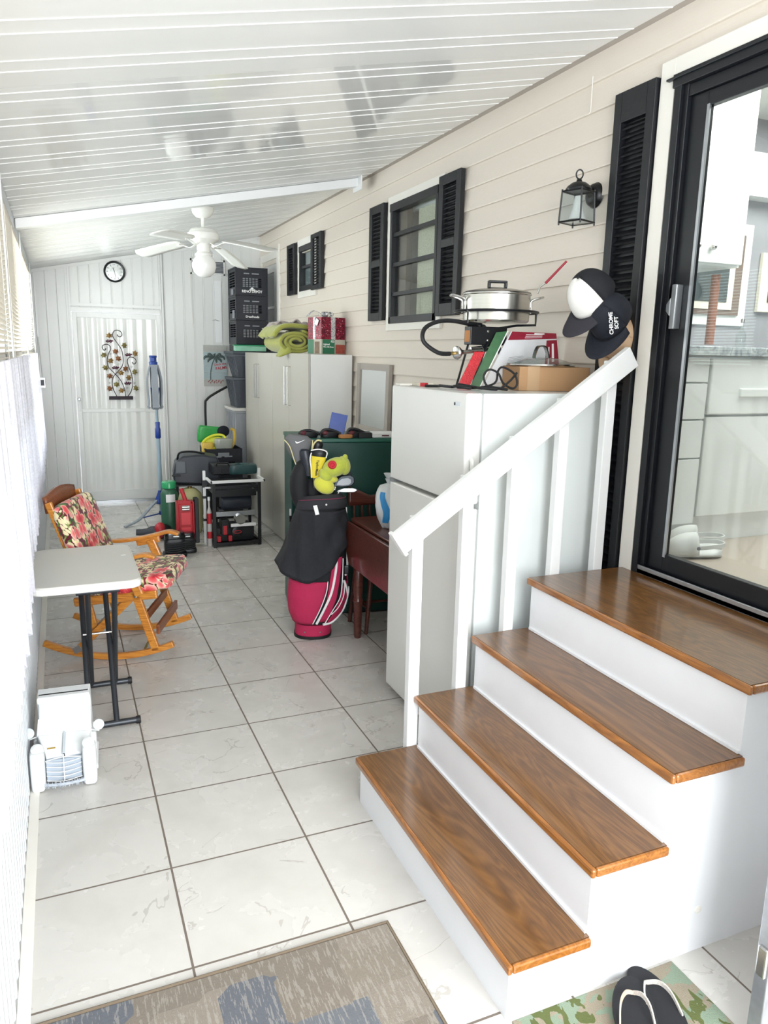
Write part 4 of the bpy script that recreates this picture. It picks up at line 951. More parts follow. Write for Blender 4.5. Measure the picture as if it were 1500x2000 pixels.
tag(build('toy_hook', MB().tube([(1.295, 5.740, tz - 0.02), (1.345, 5.740, tz + 0.06), (1.350, 5.740, tz + 0.17), (1.315, 5.740, tz + 0.20)], 0.014, smooth=4), m_ty2, smooth=True), 'amber curved plastic handle at the right of the toy crate', 'toy')
tag(build('toy_ball', MB().sphere((1.260, 5.840, tz + 0.165), 0.056, (1.1, 0.6, 1)), m_capn, smooth=True), 'dark navy round pad beside the green scoop', 'pad')
tag(build('toy_packet', MB().cushion(0.11, 0.08, 0.12, Matrix.Translation((1.075, 5.720, tz + 0.01))), m_ty2, smooth=True), 'crumpled amber packet at the left of the toy crate', 'packet')
# dark tile saw style case, standing on a small stand
root = thing('power_tool_case', 'dark slate grey power tool with hinged guard resting above the yellow tank', 'power tool', (0.87, 5.2, 0.45), radians(-6))
m_slate = M('slate_plastic', '252a34', 0.42, var=0.1)
pts = [(-0.20, 0.02), (-0.205, 0.10), (-0.185, 0.20), (-0.12, 0.265), (0.06, 0.275), (0.19, 0.25), (0.215, 0.18), (0.21, 0.03), (0.10, 0.0)]
m90 = Matrix(((1, 0, 0, 0), (0, 0, 1, 0), (0, 1, 0, 0), (0, 0, 0, 1)))
mb = MB(); mb.prism(pts, 0.26, Matrix.Translation((0, -0.13, 0)) @ m90); build('housing', mb, m_slate, root, bevel=0.015)
build('vent_panel', MB().box(-0.18, -0.09, -0.142, -0.128, 0.11, 0.22), M('slate_light', '5d6268', 0.5), root, bevel=0.008)
build('handle', MB().tube([(-0.16, -0.05, 0.22), (-0.14, -0.08, 0.29), (-0.03, -0.08, 0.30), (0.08, -0.06, 0.275)], 0.009, smooth=5), m_blk, root, smooth=True)
build('latch', MB().box(-0.215, -0.14, -0.15, -0.125, 0.085, 0.10), m_blk, root, bevel=0.003)
for i, (x, y) in enumerate(((-0.17, -0.10), (0.17, -0.10), (-0.17, 0.10), (0.17, 0.10))):
    build('leg', MB().cyl((x, y, -0.45), (x, y, 0.03), 0.012), m_blk, root)
build('shelf', MB().box(-0.19, 0.19, -0.12, 0.12, -0.012, 0.0), m_blk, root)
root = thing('tool_case', 'small black tool case with latches beside the green box', 'tool case', (1.07, 4.90, 0.575))
build('case_body', MB().box(0.955, 1.125, 4.80, 4.98, 0.575, 0.665), m_blk, root, world=True, bevel=0.010)
build('latch', MB().box(1.03, 1.05, 4.793, 4.802, 0.60, 0.635), m_blk, root, world=True, bevel=0.003)
build('handle', MB().tube([(0.99, 4.80, 0.655), (0.995, 4.795, 0.680), (1.085, 4.795, 0.680), (1.09, 4.80, 0.655)], 0.006, smooth=3), m_blk, root, world=True, smooth=True)
root = thing('green_box', 'dark teal moulded tool box lying on top of the saw stand', 'tool box', (1.24, 4.85, 0.58))
m_teal = M('teal_plastic', '27484a', 0.4, var=0.1)
build('case_body', MB().cushion(0.26, 0.16, 0.085, Matrix.Translation((1.225, 4.86, 0.618)), e=6), m_teal, root, world=True, smooth=True)
build('raised_ribs', MB().tube([(1.14, 4.80, 0.655), (1.19, 4.84, 0.668), (1.24, 4.80, 0.655)], 0.006, smooth=4).tube([(1.22, 4.86, 0.660), (1.29, 4.83, 0.660)], 0.006), m_teal, root, world=True, smooth=True)
m_red = M('tool_red', 'b3242e', 0.4, var=0.08)
# table saw folded on its stand
root = thing('saw_stand', 'black steel folding saw stand with four posts, in front of the corner stack', 'stand', (1.1, 4.69, 0))
X0, X1, Ya, Yb = 0.902, 1.290, 4.485, 4.86
for x in (X0, X1):
    for y in (Ya, Yb): build('post', MB().box(x - 0.013, x + 0.013, y - 0.013, y + 0.013, 0.0, 0.555), m_blk, root, world=True, bevel=0.002)
mb = MB()
for z in (0.03, 0.52, 0.485):
    for y in (Ya, Yb): mb.box(X0, X1, y - 0.010, y + 0.010, z - 0.012, z + 0.012)
    for x in (X0, X1): mb.box(x - 0.010, x + 0.010, Ya, Yb, z - 0.012, z + 0.012)
build('cross_bars', mb, m_blk, root, world=True)
mb = MB().box(X0 + .02, X1 - .02, Ya + 0.02, Yb, 0.435, 0.470); build('upper_shelf', mb, m_blk, root, world=True)
build('base_shelf', MB().box(X0, X1, Ya, Yb, 0.02, 0.026), m_blk, root, world=True)
root = thing('table_saw', 'black and silver table saw packed inside the stand with red parts', 'table saw', (1.1, 4.68, 0.03))
build('motor', MB().lathe([(0.0, 0), (0.058, 0.002), (0.070, 0.015), (0.070, 0.24), (0.058, 0.262), (0.0, 0.265)], (0.975, 4.60, 0.372), 28, (1, 0, 0)), m_slate, root, world=True, smooth=True)
build('motor_cap', MB().cyl((0.955, 4.60, 0.30), (1.00, 4.60, 0.30), 0.035), m_blk, root, world=True)
build('fence_rail', MB().box(0.925, 1.265, 4.53, 4.56, 0.258, 0.300), m_alu, root, world=True, bevel=0.003)
build('fence_rail', MB().box(1.045, 1.262, 4.50, 4.52, 0.168, 0.195), m_white, root, world=True, bevel=0.002)
build('arbor', MB().cyl((1.13, 4.50, 0.232), (1.13, 4.58, 0.232), 0.045), m_steel, root, world=True, smooth=40)
build('blade_guard', MB().box(0.96, 1.03, 4.50, 4.60, 0.10, 0.235), m_blk, root, world=True, bevel=0.008)
build('red_switch_box', MB().box(0.975, 1.01, 4.492, 4.50, 0.105, 0.185), m_red, root, world=True, bevel=0.004)
build('red_foot', MB().box(0.925, 0.955, 4.49, 4.53, 0.045, 0.095), m_red, root, world=True, bevel=0.004)
build('red_foot', MB().box(1.02, 1.05, 4.49, 4.53, 0.045, 0.095), m_red, root, world=True, bevel=0.004)
build('saw_base', MB().box(0.93, 1.26, 4.56, 4.82, 0.03, 0.15), m_blk, root, world=True, bevel=0.006)
build('bevel_wheel', MB().lathe([(0.03, 0), (0.045, 0.004), (0.045, 0.016), (0.03, 0.02)], (1.10, 4.53, 0.12), 24, (0, -1, 0)), m_blk, root, world=True, smooth=40)
build('red_ring', MB().tube([(1.10 + 0.035*cos(a), 4.507, 0.12 + 0.012*sin(a)) for a in [2*pi*k/20 for k in range(20)]], 0.003, closed=True), m_red, root, world=True)
root = thing('white_rack', 'white tubular metal rack standing around the black saw stand', 'rack', (1.1, 4.7, 0))
build('post', MB().box(0.845, 0.868, 4.665, 4.688, 0.0, 0.640), m_white, root, world=True, bevel=0.003)
build('post', MB().box(1.325, 1.347, 4.665, 4.688, 0.0, 0.645), m_white, root, world=True, bevel=0.003)
build('top_bar', MB().box(0.868, 1.335, 4.44, 4.462, 0.562, 0.585).box(0.868, 0.885, 4.44, 4.68, 0.562, 0.585).box(1.317, 1.335, 4.44, 4.68, 0.562, 0.585), m_white, root, world=True, bevel=0.003)
build('side_bar', MB().box(0.85, 0.90, 4.60, 4.615, 0.495, 0.508), m_white, root, world=True)
build('clamp', MB().box(0.838, 0.875, 4.655, 4.698, 0.40, 0.42).box(0.838, 0.875, 4.655, 4.698, 0.20, 0.22).box(0.835, 0.875, 4.64, 4.66, 0.50, 0.56), m_blk, root, world=True)
root = thing('slim_bottle', 'slim clear bottle with red band standing between the white rack and black stand', 'bottle', (0.885, 4.58, 0.0))
build('bottle_body', MB().lathe([(0.0, 0.0), (0.020, 0.0), (0.020, 0.30), (0.008, 0.345), (0.008, 0.40), (0.0, 0.40)], (0.872, 4.56, 0.0), 16), M('cloudy_plastic', 'b9b4b2', 0.3), root, world=True, smooth=40)
build('red_band', MB().lathe([(0.0206, 0.07), (0.0206, 0.13)], (0.872, 4.56, 0.0), 16, cap=False), m_red, root, world=True)
build('red_band', MB().lathe([(0.0206, 0.20), (0.0206, 0.29)], (0.872, 4.56, 0.0), 16, cap=False), m_red, root, world=True)
build('cap', MB().cyl((0.872, 4.56, 0.40), (0.872, 4.56, 0.43), 0.011), m_white, root, world=True)
# red floor jack standing on end
root = thing('floor_jack', 'red trolley jack standing on end beside the rocking chair arm', 'jack', (0.69, 4.62, 0))
build('chassis', MB().box(0.615, 0.735, 4.56, 4.62, 0.03, 0.38), m_red, root, world=True, bevel=0.008)
build('side_plate', MB().box(0.605, 0.617, 4.54, 4.66, 0.02, 0.40).box(0.733, 0.745, 4.54, 4.66, 0.02, 0.40), m_red, root, world=True, bevel=0.004)
build('inset_panel', MB().box(0.635, 0.715, 4.553, 4.562, 0.20, 0.31), M('tool_red_bright', 'd8404a', 0.35), root, world=True, bevel=0.003)
build('inset_panel', MB().box(0.635, 0.715, 4.553, 4.562, 0.05, 0.18), M('tool_red_bright', 'd8404a', 0.35), root, world=True, bevel=0.003)
for x in (0.63, 0.72):
    pass
build('caster', MB().cyl((0.645, 4.55, 0.355), (0.705, 4.55, 0.355), 0.016).cyl((0.645, 4.55, 0.335), (0.705, 4.55, 0.335), 0.010), m_steel, root, world=True, smooth=40)
build('caster', MB().cyl((0.64, 4.545, 0.022), (0.71, 4.545, 0.022), 0.018), m_steel, root, world=True, smooth=40)
build('handle_socket', MB().cyl((0.69, 4.60, 0.38), (0.655, 4.64, 0.50), 0.018).box(0.62, 0.72, 4.57, 4.63, 0.375, 0.405), m_red, root, world=True, smooth=40)
build('release_rod', MB().box(0.752, 0.790, 4.58, 4.66, 0.03, 0.42), m_blk, root, world=True, bevel=0.006)
root = thing('plastic_jug', 'tall green plastic jug with white label behind the red jack', 'jug', (0.60, 5.0, 0))
m_jug = M('green_jug', '2f9a63', 0.25, var=0.15)
build('jug_body', MB().lathe([(0.0, 0), (0.072, 0.0), (0.075, 0.02), (0.075, 0.40), (0.055, 0.44), (0.045, 0.45), (0.0, 0.45)], (0.60, 5.0, 0.0), 24), M('jug_green_dark', '2d5c45', 0.4, var=0.2), root, world=True, smooth=40)
build('cap', MB().lathe([(0.062, 0.45), (0.062, 0.50), (0.055, 0.51), (0.0, 0.51)], (0.60, 5.0, 0.0), 24), m_jug, root, world=True, smooth=40)
build('label', MB().grid(lambda u, v: (0.60 + 0.0765*cos(-pi/2 - 0.5 + 1.1*u), 5.0 + 0.0765*sin(-pi/2 - 0.5 + 1.1*u), 0.33 + 0.07*v), 8, 1), m_white, root, world=True)
root = thing('tank', 'pale yellow round tank under the slate power tool', 'tank', (0.80, 5.15, 0))
build('tank_body', MB().lathe([(0.0, 0), (0.09, 0.0), (0.11, 0.05), (0.115, 0.30), (0.10, 0.37), (0.05, 0.415), (0.0, 0.42)], (0.80, 5.12, 0.0), 28), M('pale_yellow', 'b9b584', 0.5, var=0.1), root, world=True, smooth=40)
build('valve', MB().cyl((0.80, 5.12, 0.415), (0.80, 5.12, 0.434), 0.02), M('brass', 'b59a60'), root, world=True)
# black charger / blower on the floor
root = thing('leaf_blower', 'grey and black hand blower lying on the floor near the drying rack', 'blower', (0.42, 4.85, 0))
build('nozzle', MB().lathe([(0.028, 0), (0.030, 0.05), (0.036, 0.09), (0.055, 0.12), (0.060, 0.17), (0.05, 0.20)], (0.30, 4.95, 0.075), 20, (1, -0.12, -0.05)), M('tool_dark', '383b42', 0.5), root, world=True, smooth=40)
build('blower_body', MB().sphere((0.525, 4.915, 0.075), 0.068, (1.2, 0.9, 1.0)), m_blk, root, world=True, smooth=True)
build('red_shell', MB().sphere((0.50, 4.905, 0.088), 0.070, (0.75, 0.85, 1.05)), m_red, root, world=True, smooth=True)
for i, (x, y, z, s_, lb) in enumerate(((0.545, 4.32, 0.0, 1.0, 'black battery charger wrapped in its cord, nearer of the two beside the jack'), (0.655, 4.42, 0.0, 0.82, 'black battery charger, farther of the two, against the red jack'))):
    root = thing('battery_charger', lb, 'charger', (x, y, z))
    k = s_
    build('base', MB().cushion(0.19*k, 0.15*k, 0.035, Matrix.Translation((x, y, 0.02)), e=5), m_blk, root, world=True, smooth=True)
    build('charger_body', MB().cushion(0.165*k, 0.12*k, 0.12*k, Matrix.Translation((x, y, 0.095*k)), e=6), m_blk, root, world=True, smooth=True)
    build('top_dock', MB().cushion(0.16*k, 0.10*k, 0.07*k, Matrix.Translation((x, y, 0.17*k)), e=6), M('gloss_black', '0c0d10', 0.2), root, world=True, smooth=True)
    mb = MB()
    for j in range(5): mb.tube([(x - 0.075*k, y - 0.068*k, 0.06*k + 0.016*j), (x, y - 0.078*k, 0.05*k + 0.018*j), (x + 0.078*k, y - 0.066*k, 0.065*k + 0.015*j)], 0.006, smooth=4)
    build('wrapped_cord', mb, m_rubber, root, world=True, smooth=True)
    build('white_mark', MB().box(x - 0.015*k, x + 0.03*k, y - 0.0525*k, y - 0.0505*k, 0.172*k, 0.180*k), m_print_w, root, world=True)

# ------------------------------------------------------------ folded drying rack
m_dg = M('rack_grey', '8b939c', 0.45); m_db = M('rack_blue', '1d3c8c', 0.35); m_dp = M('rack_pole', '8fa3b0', 0.3)
DX, DY = 0.60, 5.62
root = thing('drying_rack', 'folded grey and blue tripod clothes drying rack in front of the far door', 'drying rack', (DX, DY, 0))
build('lower_pole', MB().cyl((DX, DY, 0.08), (DX - 0.005, DY, 0.87), 0.019), m_dp, root, world=True, smooth=40)
build('upper_pole', MB().cyl((DX - 0.005, DY, 0.87), (DX - 0.022, DY, 1.55), 0.014), m_dp, root, world=True, smooth=40)
build('collar', MB().lathe([(0.018, 0), (0.026, 0.01), (0.026, 0.09), (0.020, 0.11), (0.023, 0.15), (0.019, 0.16)], (DX - 0.005, DY, 0.82), 20), m_db, root, world=True, smooth=40)
build('hub', MB().lathe([(0.062, 0), (0.066, 0.02), (0.050, 0.06), (0.030, 0.11), (0.026, 0.13)], (DX, DY, 0.19), 6), m_db, root, world=True, bevel=0.004)
for a in (radians(200), radians(320), radians(80)):
    c, s_ = cos(a), sin(a); L = 0.36
    build('leg', MB().ribbon([(DX + c*0.035, DY + s_*0.035, 0.235), (DX + c*0.13, DY + s_*0.13, 0.150), (DX + c*0.24, DY + s_*0.24, 0.055), (DX + c*(L+.02), DY + s_*(L+.02), 0.008)], 0.040, 0.014, (-s_, c, 0), smooth=5), m_dg, root, world=True, bevel=0.002)
    build('strut', MB().bar((DX, DY, 0.095), (DX + c*0.21, DY + s_*0.21, 0.072), 0.014, 0.010), m_db, root, world=True)
build('slider', MB().lathe([(0.026, 0), (0.030, 0.01), (0.026, 0.035)], (DX, DY, 0.080), 20), m_db, root, world=True, smooth=40)
build('top_hub', MB().lathe([(0.030, 0), (0.036, 0.02), (0.040, 0.06), (0.030, 0.066), (0.030, 0.10), (0.036, 0.105), (0.032, 0.12)], (DX - 0.022, DY, 1.475), 20), m_db, root, world=True, smooth=40)
build('lower_hub', MB().lathe([(0.022, 0), (0.026, 0.05), (0.042, 0.14), (0.044, 0.15)], (DX - 0.014, DY, 1.15), 20), m_db, root, world=True, smooth=40)
for k, a in enumerate((0.15, pi - 0.15, pi/2, -pi/2)):
    c, s_ = cos(a), sin(a); bx, by = DX - 0.02, DY; rr = 0.062
    mb = MB().ribbon([(bx + c*0.030, by + s_*0.030, 1.51), (bx + c*0.058, by + s_*0.058, 1.40), (bx + c*rr, by + s_*rr, 1.28), (bx + c*0.055, by + s_*0.055, 1.15), (bx + c*0.062, by + s_*0.062, 1.12), (bx + c*0.045, by + s_*0.045, 1.105)], 0.058, 0.016, (-s_, c, 0), smooth=5)
    build('arm', mb, m_dg, root, world=True, bevel=0.002)
    build('arm_link', MB().cyl((bx + c*0.03, by + s_*0.03, 1.30), (bx + c*0.012, by + s_*0.012, 1.48), 0.005), m_alu, root, world=True)

# ------------------------------------------------------------ ceiling fan
m_fan = M('fan_white', 'e6e5df', 0.35, var=0.02); m_globe = M('fan_globe', 'efeeea', 0.25, var=0.01)
FX, FY = 0.787, 4.0
root = thing('ceiling_fan', 'white four-blade ceiling fan with globe light hanging near the beam', 'ceiling fan', (FX, FY, 2.18))
build('canopy', MB().lathe([(0.030, 2.585), (0.050, 2.592), (0.072, 2.615), (0.078, 2.64), (0.078, 2.655), (0.06, 2.66), (0.0, 2.662)], (FX, FY, 0), 32), m_fan, root, world=True, smooth=40)
build('downrod', MB().cyl((FX, FY, 2.50), (FX, FY, 2.60), 0.013).lathe([(0.013, 2.52), (0.030, 2.518), (0.034, 2.508)], (FX, FY, 0), 20, cap=False), m_fan, root, world=True, smooth=40)
build('motor_housing', MB().lathe([(0.03, 2.512), (0.085, 2.508), (0.095, 2.500), (0.100, 2.488), (0.112, 2.478), (0.116, 2.455), (0.110, 2.435), (0.085, 2.420), (0.070, 2.408), (0.03, 2.400)], (FX, FY, 0), 40), m_fan, root, world=True, smooth=40)
build('light_fitter', MB().lathe([(0.048, 2.408), (0.048, 2.350), (0.060, 2.338), (0.060, 2.325), (0.04, 2.320)], (FX, FY, 0), 32), m_fan, root, world=True, smooth=40)
build('globe', MB().lathe([(0.050, 2.332), (0.058, 2.318), (0.075, 2.300), (0.086, 2.270), (0.086, 2.245), (0.074, 2.210), (0.045, 2.182), (0.0, 2.172)], (FX, FY, 0), 36), m_globe, root, world=True, smooth=True)
for ang, droop, pit in ((52, 0.110, -12), (-50, 0.085, -12), (130, 0.060, -12), (232, 0.020, -12)):
    a = radians(ang); c, s_ = cos(a), sin(a); F_ = Vector((c, s_, 0)); S_ = Vector((-s_, c, 0)); zr = 2.405
    def bp(u, v, z=0, F_=F_, S_=S_, droop=droop, pit=pit):
        r_ = 0.20 + 0.43*u; w = 0.062 + 0.014*u - (0.045*max(0, (u - 0.9)/0.1)**2 if u > 0.9 else 0) - (0.02*(1-u*10) if u < 0.1 else 0)
        y = (v - 0.5)*2*w
        return Vector((FX, FY, zr - droop*u**1.2 + 0.012 - y*sin(radians(pit))*1.0 + z)) + F_*r_ + S_*y*cos(radians(pit))
    bl = build('blade', MB().grid(lambda u, v: bp(u, v), 14, 4), m_fan, root, world=True, solid=0.006, smooth=60)
    build('blade_iron', MB().ribbon([Vector((FX, FY, 2.408)) + F_*0.07, Vector((FX, FY, 2.388)) + F_*0.12, Vector((FX, FY, 2.402)) + F_*0.18, bp(0.10, 0.5, -0.006)], 0.022, 0.005, S_, smooth=4).ribbon([bp(0.02, 0.22, -0.006), bp(0.10, 0.5, -0.008), bp(0.02, 0.78, -0.006)], 0.02, 0.004, F_, smooth=3), m_fan, bl, world=True)
for dx, L in ((-0.045, 0.13), (0.042, 0.12)):
    build('pull_chain', MB().tube([(FX + dx, FY - 0.02, 2.36), (FX + dx*1.5, FY - 0.03, 2.34), (FX + dx*1.55, FY - 0.03, 2.34 - L*0.4)], 0.0018), m_alu, root, world=True)

# ------------------------------------------------------------ back wall things
yw = YB - 0.004
root = thing('wall_clock', 'round black rimmed clock with silver face on the far wall', 'clock', (0.357, yw, 2.43))
build('rim', MB().lathe([(0.086, 0.0), (0.106, 0.0), (0.108, 0.016), (0.100, 0.026), (0.090, 0.022), (0.086, 0.008)], (0.357, yw, 2.43), 44, (0, -1, 0), cap=False), m_blk, root, world=True, smooth=50)
cf = NT('clock_face'); v = cf.coord((1, 1, 1)); f = cf.noise(v, 9, 3); cf.l(cf.ramp(f, [(0.35, 'b9bcb8'), (0.6, 'dddfdd')]), cf.b.inputs['Base Color']); cf.set(Roughness=0.12, Metallic=0.6)
build('face', MB().lathe([(0.0, 0.007), (0.088, 0.006), (0.088, 0.0)], (0.357, yw, 2.43), 40, (0, -1, 0)), cf.m, root, world=True)
for h in range(12):
    a = 2*pi*h/12
    build('numeral_mark', MB().cbox((0.357 + 0.070*sin(a), yw - 0.009, 2.43 + 0.070*cos(a)), (0.006, 0.002, 0.016), (0, a, 0)), M('clock_mark', '54565a', 0.5), root, world=True)
build('hour_hand', MB().cbox((0.350, yw - 0.012, 2.449), (0.006, 0.002, 0.046), (0, -0.35, 0)), m_blk, root, world=True)
build('minute_hand', MB().cbox((0.362, yw - 0.014, 2.402), (0.004, 0.002, 0.062), (0, pi - 0.2, 0)), m_blk, root, world=True)
# vine wall art
m_vine = M('wrought_iron', '2a1f26', 0.5, 0.4); m_berry = M('plum_metal', '5b2440', 0.35, 0.3)
m_leafs = [M('leaf_bronze', '9c7c4c', 0.4, 0.5, var=0.25, nscale=60), M('leaf_olive', '8d8250', 0.4, 0.5, var=0.25, nscale=60), M('leaf_copper', '9a6847', 0.4, 0.5, var=0.25, nscale=60)]
AX, AZ = 0.238, 1.12
def art(a, b):   # drawing units of the piece (1 unit = 0.45 mm) to metres on the door
    return Vector((AX + ((a - 400)/11.77)*0.00521 - ((1765 - b)/11.77)*0.00024*-1, YB - 0.030, AZ + ((1765 - b)/11.77)*0.00536))
root = thing('vine_wall_art', 'metal grapevine wall decoration with curled stems hanging on the white door', 'wall decoration', (0.36, YB - 0.03, 1.12))
st = [[(575, 1690), (500, 1540), (470, 1390), (500, 1240), (610, 1110), (700, 990), (722, 850), (690, 640), (600, 490), (500, 350), (485, 270), (530, 195), (610, 185), (680, 230), (690, 300), (640, 332), (595, 300), (600, 280)],
      [(775, 1690), (750, 1530), (690, 1370), (600, 1240), (480, 1120), (380, 1000), (358, 850), (400, 700), (440, 610), (420, 540), (350, 505), (270, 530), (250, 590), (290, 640), (330, 620), (325, 595)],
      [(830, 1690), (900, 1580), (940, 1400), (915, 1200), (860, 1040), (815, 890), (850, 800), (930, 790), (1000, 830), (1015, 900), (970, 945), (930, 915), (935, 895)]]
for s_ in st: build('stem', MB().tube([art(*p) for p in s_], 0.0042, seg=6, smooth=4), m_vine, root, world=True, smooth=True)
build('base_bar', MB().add([art(400, 1690) + Vector((0, y, 0)) for y in (-0.008, 0.02)] + [art(945, 1690) + Vector((0, y, 0)) for y in (-0.008, 0.02)] + [art(400, 1770) + Vector((0, y, 0)) for y in (-0.008, 0.02)] + [art(945, 1770) + Vector((0, y, 0)) for y in (-0.008, 0.02)], [(0, 1, 3, 2), (4, 6, 7, 5), (0, 2, 6, 4), (1, 5, 7, 3), (0, 4, 5, 1), (2, 3, 7, 6)]), m_vine, root, world=True)
def leaf(c, s_, rot, mt):
    pts = [(0, -1), (.35, -.55), (.95, -.6), (.75, -.05), (1.0, .45), (.45, .4), (0.05, 1.0), (-.35, .42), (-.95, .5), (-.75, 0), (-.9, -.6), (-.35, -.5)]
    vs = [c + Vector((0, -0.012, 0))]; cr, sr = cos(rot), sin(rot)
    for x, z in pts: vs.append(c + Vector(((x*cr - z*sr)*s_, -0.001, (x*sr + z*cr)*s_)))
    n = len(pts); build('leaf', MB().add(vs, [(0, 1 + i, 1 + (i+1) % n) for i in range(n)]), mt, root, world=True, solid=0.0015)
for i, (a, b) in enumerate([(405, 305), (745, 525), (550, 665), (995, 700), (285, 750), (610, 825), (440, 880), (320, 1035), (770, 1055), (670, 1150), (985, 1125), (415, 1225), (845, 1260), (570, 1420), (415, 1510), (680, 1555), (1010, 1505)]):
    leaf(art(a, b), 0.031, (i*1.7) % 6.28, m_leafs[i % 3])
for (a, b) in ((410, 435), (840, 735), (545, 1035), (825, 1390)):
    mb = MB()
    for k in range(9): mb.sphere(art(a - 62 + 16*k, b + 22*sin(k*2.3)) + Vector((0, -0.004, 0)), 0.0085, seg=8)
    build('grape_cluster', mb, m_berry, root, world=True, smooth=True)
for (a, b) in ((435, 725), (620, 955), (915, 1010), (625, 1330), (815, 1500), (415, 1385), (985, 1385), (830, 1115)):
    c = art(a, b); build('tendril', MB().tube([c + Vector((0.009*cos(q), 0, 0.009*sin(q))) for q in [0.9*k for k in range(7)]], 0.0014, seg=5), m_vine, root, world=True)
# palm sign
root = thing('wooden_sign', 'small painted plank sign with a palm tree and red lettering on the far wall', 'sign', (1.37, yw, 1.26))
sgx0, sgx1, sgz0, sgz1 = 1.243, 1.500, 1.262, 1.712
m_sg = [M('sign_grey', 'b3b3ae', 0.7, var=0.12, nscale=25), M('sign_blue', 'a9b8bc', 0.7, var=0.12, nscale=25)]
for k in range(6):
    h = (sgz1 - sgz0)/6
    build('plank', MB().box(sgx0, sgx1, yw - 0.010, yw, sgz0 + h*k + 0.0015, sgz0 + h*(k+1) - 0.0015), m_sg[1 if 0 < k < 5 else 0], root, world=True)
m_palm = M('palm_paint', '4c5a58', 0.7)
mb = MB().tube([(1.315, yw - 0.012, 1.33), (1.318, yw - 0.012, 1.42), (1.335, yw - 0.012, 1.50), (1.365, yw - 0.012, 1.575)], 0.005, smooth=4)
for a, L in ((0.2, .09), (0.9, .09), (1.6, .075), (2.3, .09), (3.0, .10), (3.7, .07), (-0.6, .07), (5.0, .05)):
    p = Vector((1.365, yw - 0.012, 1.578)); e = p + Vector((L*cos(a), 0, L*sin(a)*0.55)); d_ = e + Vector((0.02*cos(a), 0, -0.035)); mb.tube([p, e, d_], 0.005, smooth=4, rad=lambda s_: 0.002 + 0.011*sin(pi*min(1, s_*0.95 + .02)))
build('palm_tree', mb, m_palm, root, world=True)
text('lettering', 'Deck the', 0.036, M('sign_red', 'b8404a', 0.7), root, (1.425, yw - 0.0115, 1.505), (pi/2, radians(-8), 0), world=True, bold=0.0005)
text('lettering', 'PALMS', 0.044, M('sign_red', 'b8404a', 0.7), root, (1.435, yw - 0.0115, 1.462), (pi/2, radians(-8), 0), world=True, bold=0.001)
mb = MB()
for k in range(14): mb.sphere((1.29 + 0.012*k + 0.004*sin(k*3), yw - 0.010, 1.312 + 0.014*sin(k*2.1)), 0.008, (1, .3, 1), seg=8)
build('gift_pile', mb, M('sign_pinkred', '9c6468', 0.7, var=0.3), root, world=True)
# vent, wires, switch
root = thing('wall_vent', 'small white louvred vent high on the far wall behind the fan', 'vent', (1.39, yw, 2.5))
build('vent_frame', MB().box(1.13, 1.50, yw - 0.012, yw, 2.595, 2.615).box(1.13, 1.50, yw - 0.012, yw, 2.455, 2.47).box(1.13, 1.145, yw - 0.012, yw, 2.455, 2.615).box(1.485, 1.50, yw - 0.012, yw, 2.455, 2.615), m_wall, root, world=True)
mb = MB()
for k in range(8): mb.cbox((1.40, yw - 0.008, 2.485 + 0.0145*k), (0.17, 0.002, 0.010), (radians(30), 0, 0))
build('vent_slats', mb, m_grey, root, world=True)
tag(build('wall_chain', MB().tube([(1.125, yw - 0.006, 2.60), (1.135, yw - 0.006, 2.00), (1.14, yw - 0.006, 1.93)], 0.0022, seg=6).tube([(1.14 + 0.012*cos(a), yw - 0.006, 1.915 + 0.016*sin(a)) for a in [2*pi*k/14 for k in range(14)]], 0.002, seg=5, closed=True), m_trimw), 'thin pull chain with small ring hanging on the far wall', 'chain')
tag(build('wall_hanger', MB().tube([(1.375, yw - 0.006, 2.44), (1.385, yw - 0.006, 1.98)], 0.0015, seg=6).tube([(1.350, yw - 0.008, 1.975), (1.385, yw - 0.012, 1.985), (1.425, yw - 0.008, 1.97)], 0.003, seg=6), m_alu), 'wire hanger hook dangling above the palm sign', 'hook')
tag(build('white_batten', MB().box(1.385, 1.455, yw - 0.006, yw, 1.74, 2.40), m_white), 'flat white strip hanging on the far wall above the palm sign', 'strip')
root = thing('outlet_box', 'metal switch box at the left end of the far wall', 'switch', (-0.40, yw, 1.29))
build('box_plate', MB().box(-0.425, -0.372, yw - 0.02, yw, 1.24, 1.345), m_alu, root, world=True, bevel=0.002); build('cover', MB().box(-0.415, -0.382, yw - 0.026, yw - 0.02, 1.262, 1.322), m_grey, root, world=True)
struct('trim_23', MB().cyl((-0.395, yw - 0.006, 1.345), (-0.41, yw - 0.006, 1.75), 0.005, seg=8), m_wall)

# ------------------------------------------------------------ rocking chair
t = NT('tropical_fabric'); v = t.coord((1, 1, 1))
nz = t.n('ShaderNodeTexNoise'); nz.inputs['Scale'].default_value = 14; nz.inputs['Detail'].default_value = 2; t.l(v, nz.inputs['Vector'])
vm = t.n('ShaderNodeVectorMath', operation='MULTIPLY_ADD'); t.l(nz.outputs['Color'], vm.inputs[0]); vm.inputs[1].default_value = (0.03, 0.03, 0.03); t.l(v, vm.inputs[2])
def vor(scale, feat='F1', off=(0, 0, 0)):
    mp = t.n('ShaderNodeMapping'); mp.inputs['Location'].default_value = off; t.l(vm.outputs[0], mp.inputs['Vector'])
    n_ = t.n('ShaderNodeTexVoronoi'); n_.inputs['Scale'].default_value = scale; t.l(mp.outputs[0], n_.inputs['Vector']); return n_
base_c = t.ramp(t.noise(v, 5, 2), [(0.4, '5a0c22'), (0.6, '7a1730')])
wv = t.n('ShaderNodeTexWave'); wv.inputs['Scale'].default_value = 9; wv.inputs['Distortion'].default_value = 14; wv.inputs['Detail'].default_value = 2; wv.inputs['Detail Scale'].default_value = 1.4; t.l(v, wv.inputs['Vector'])
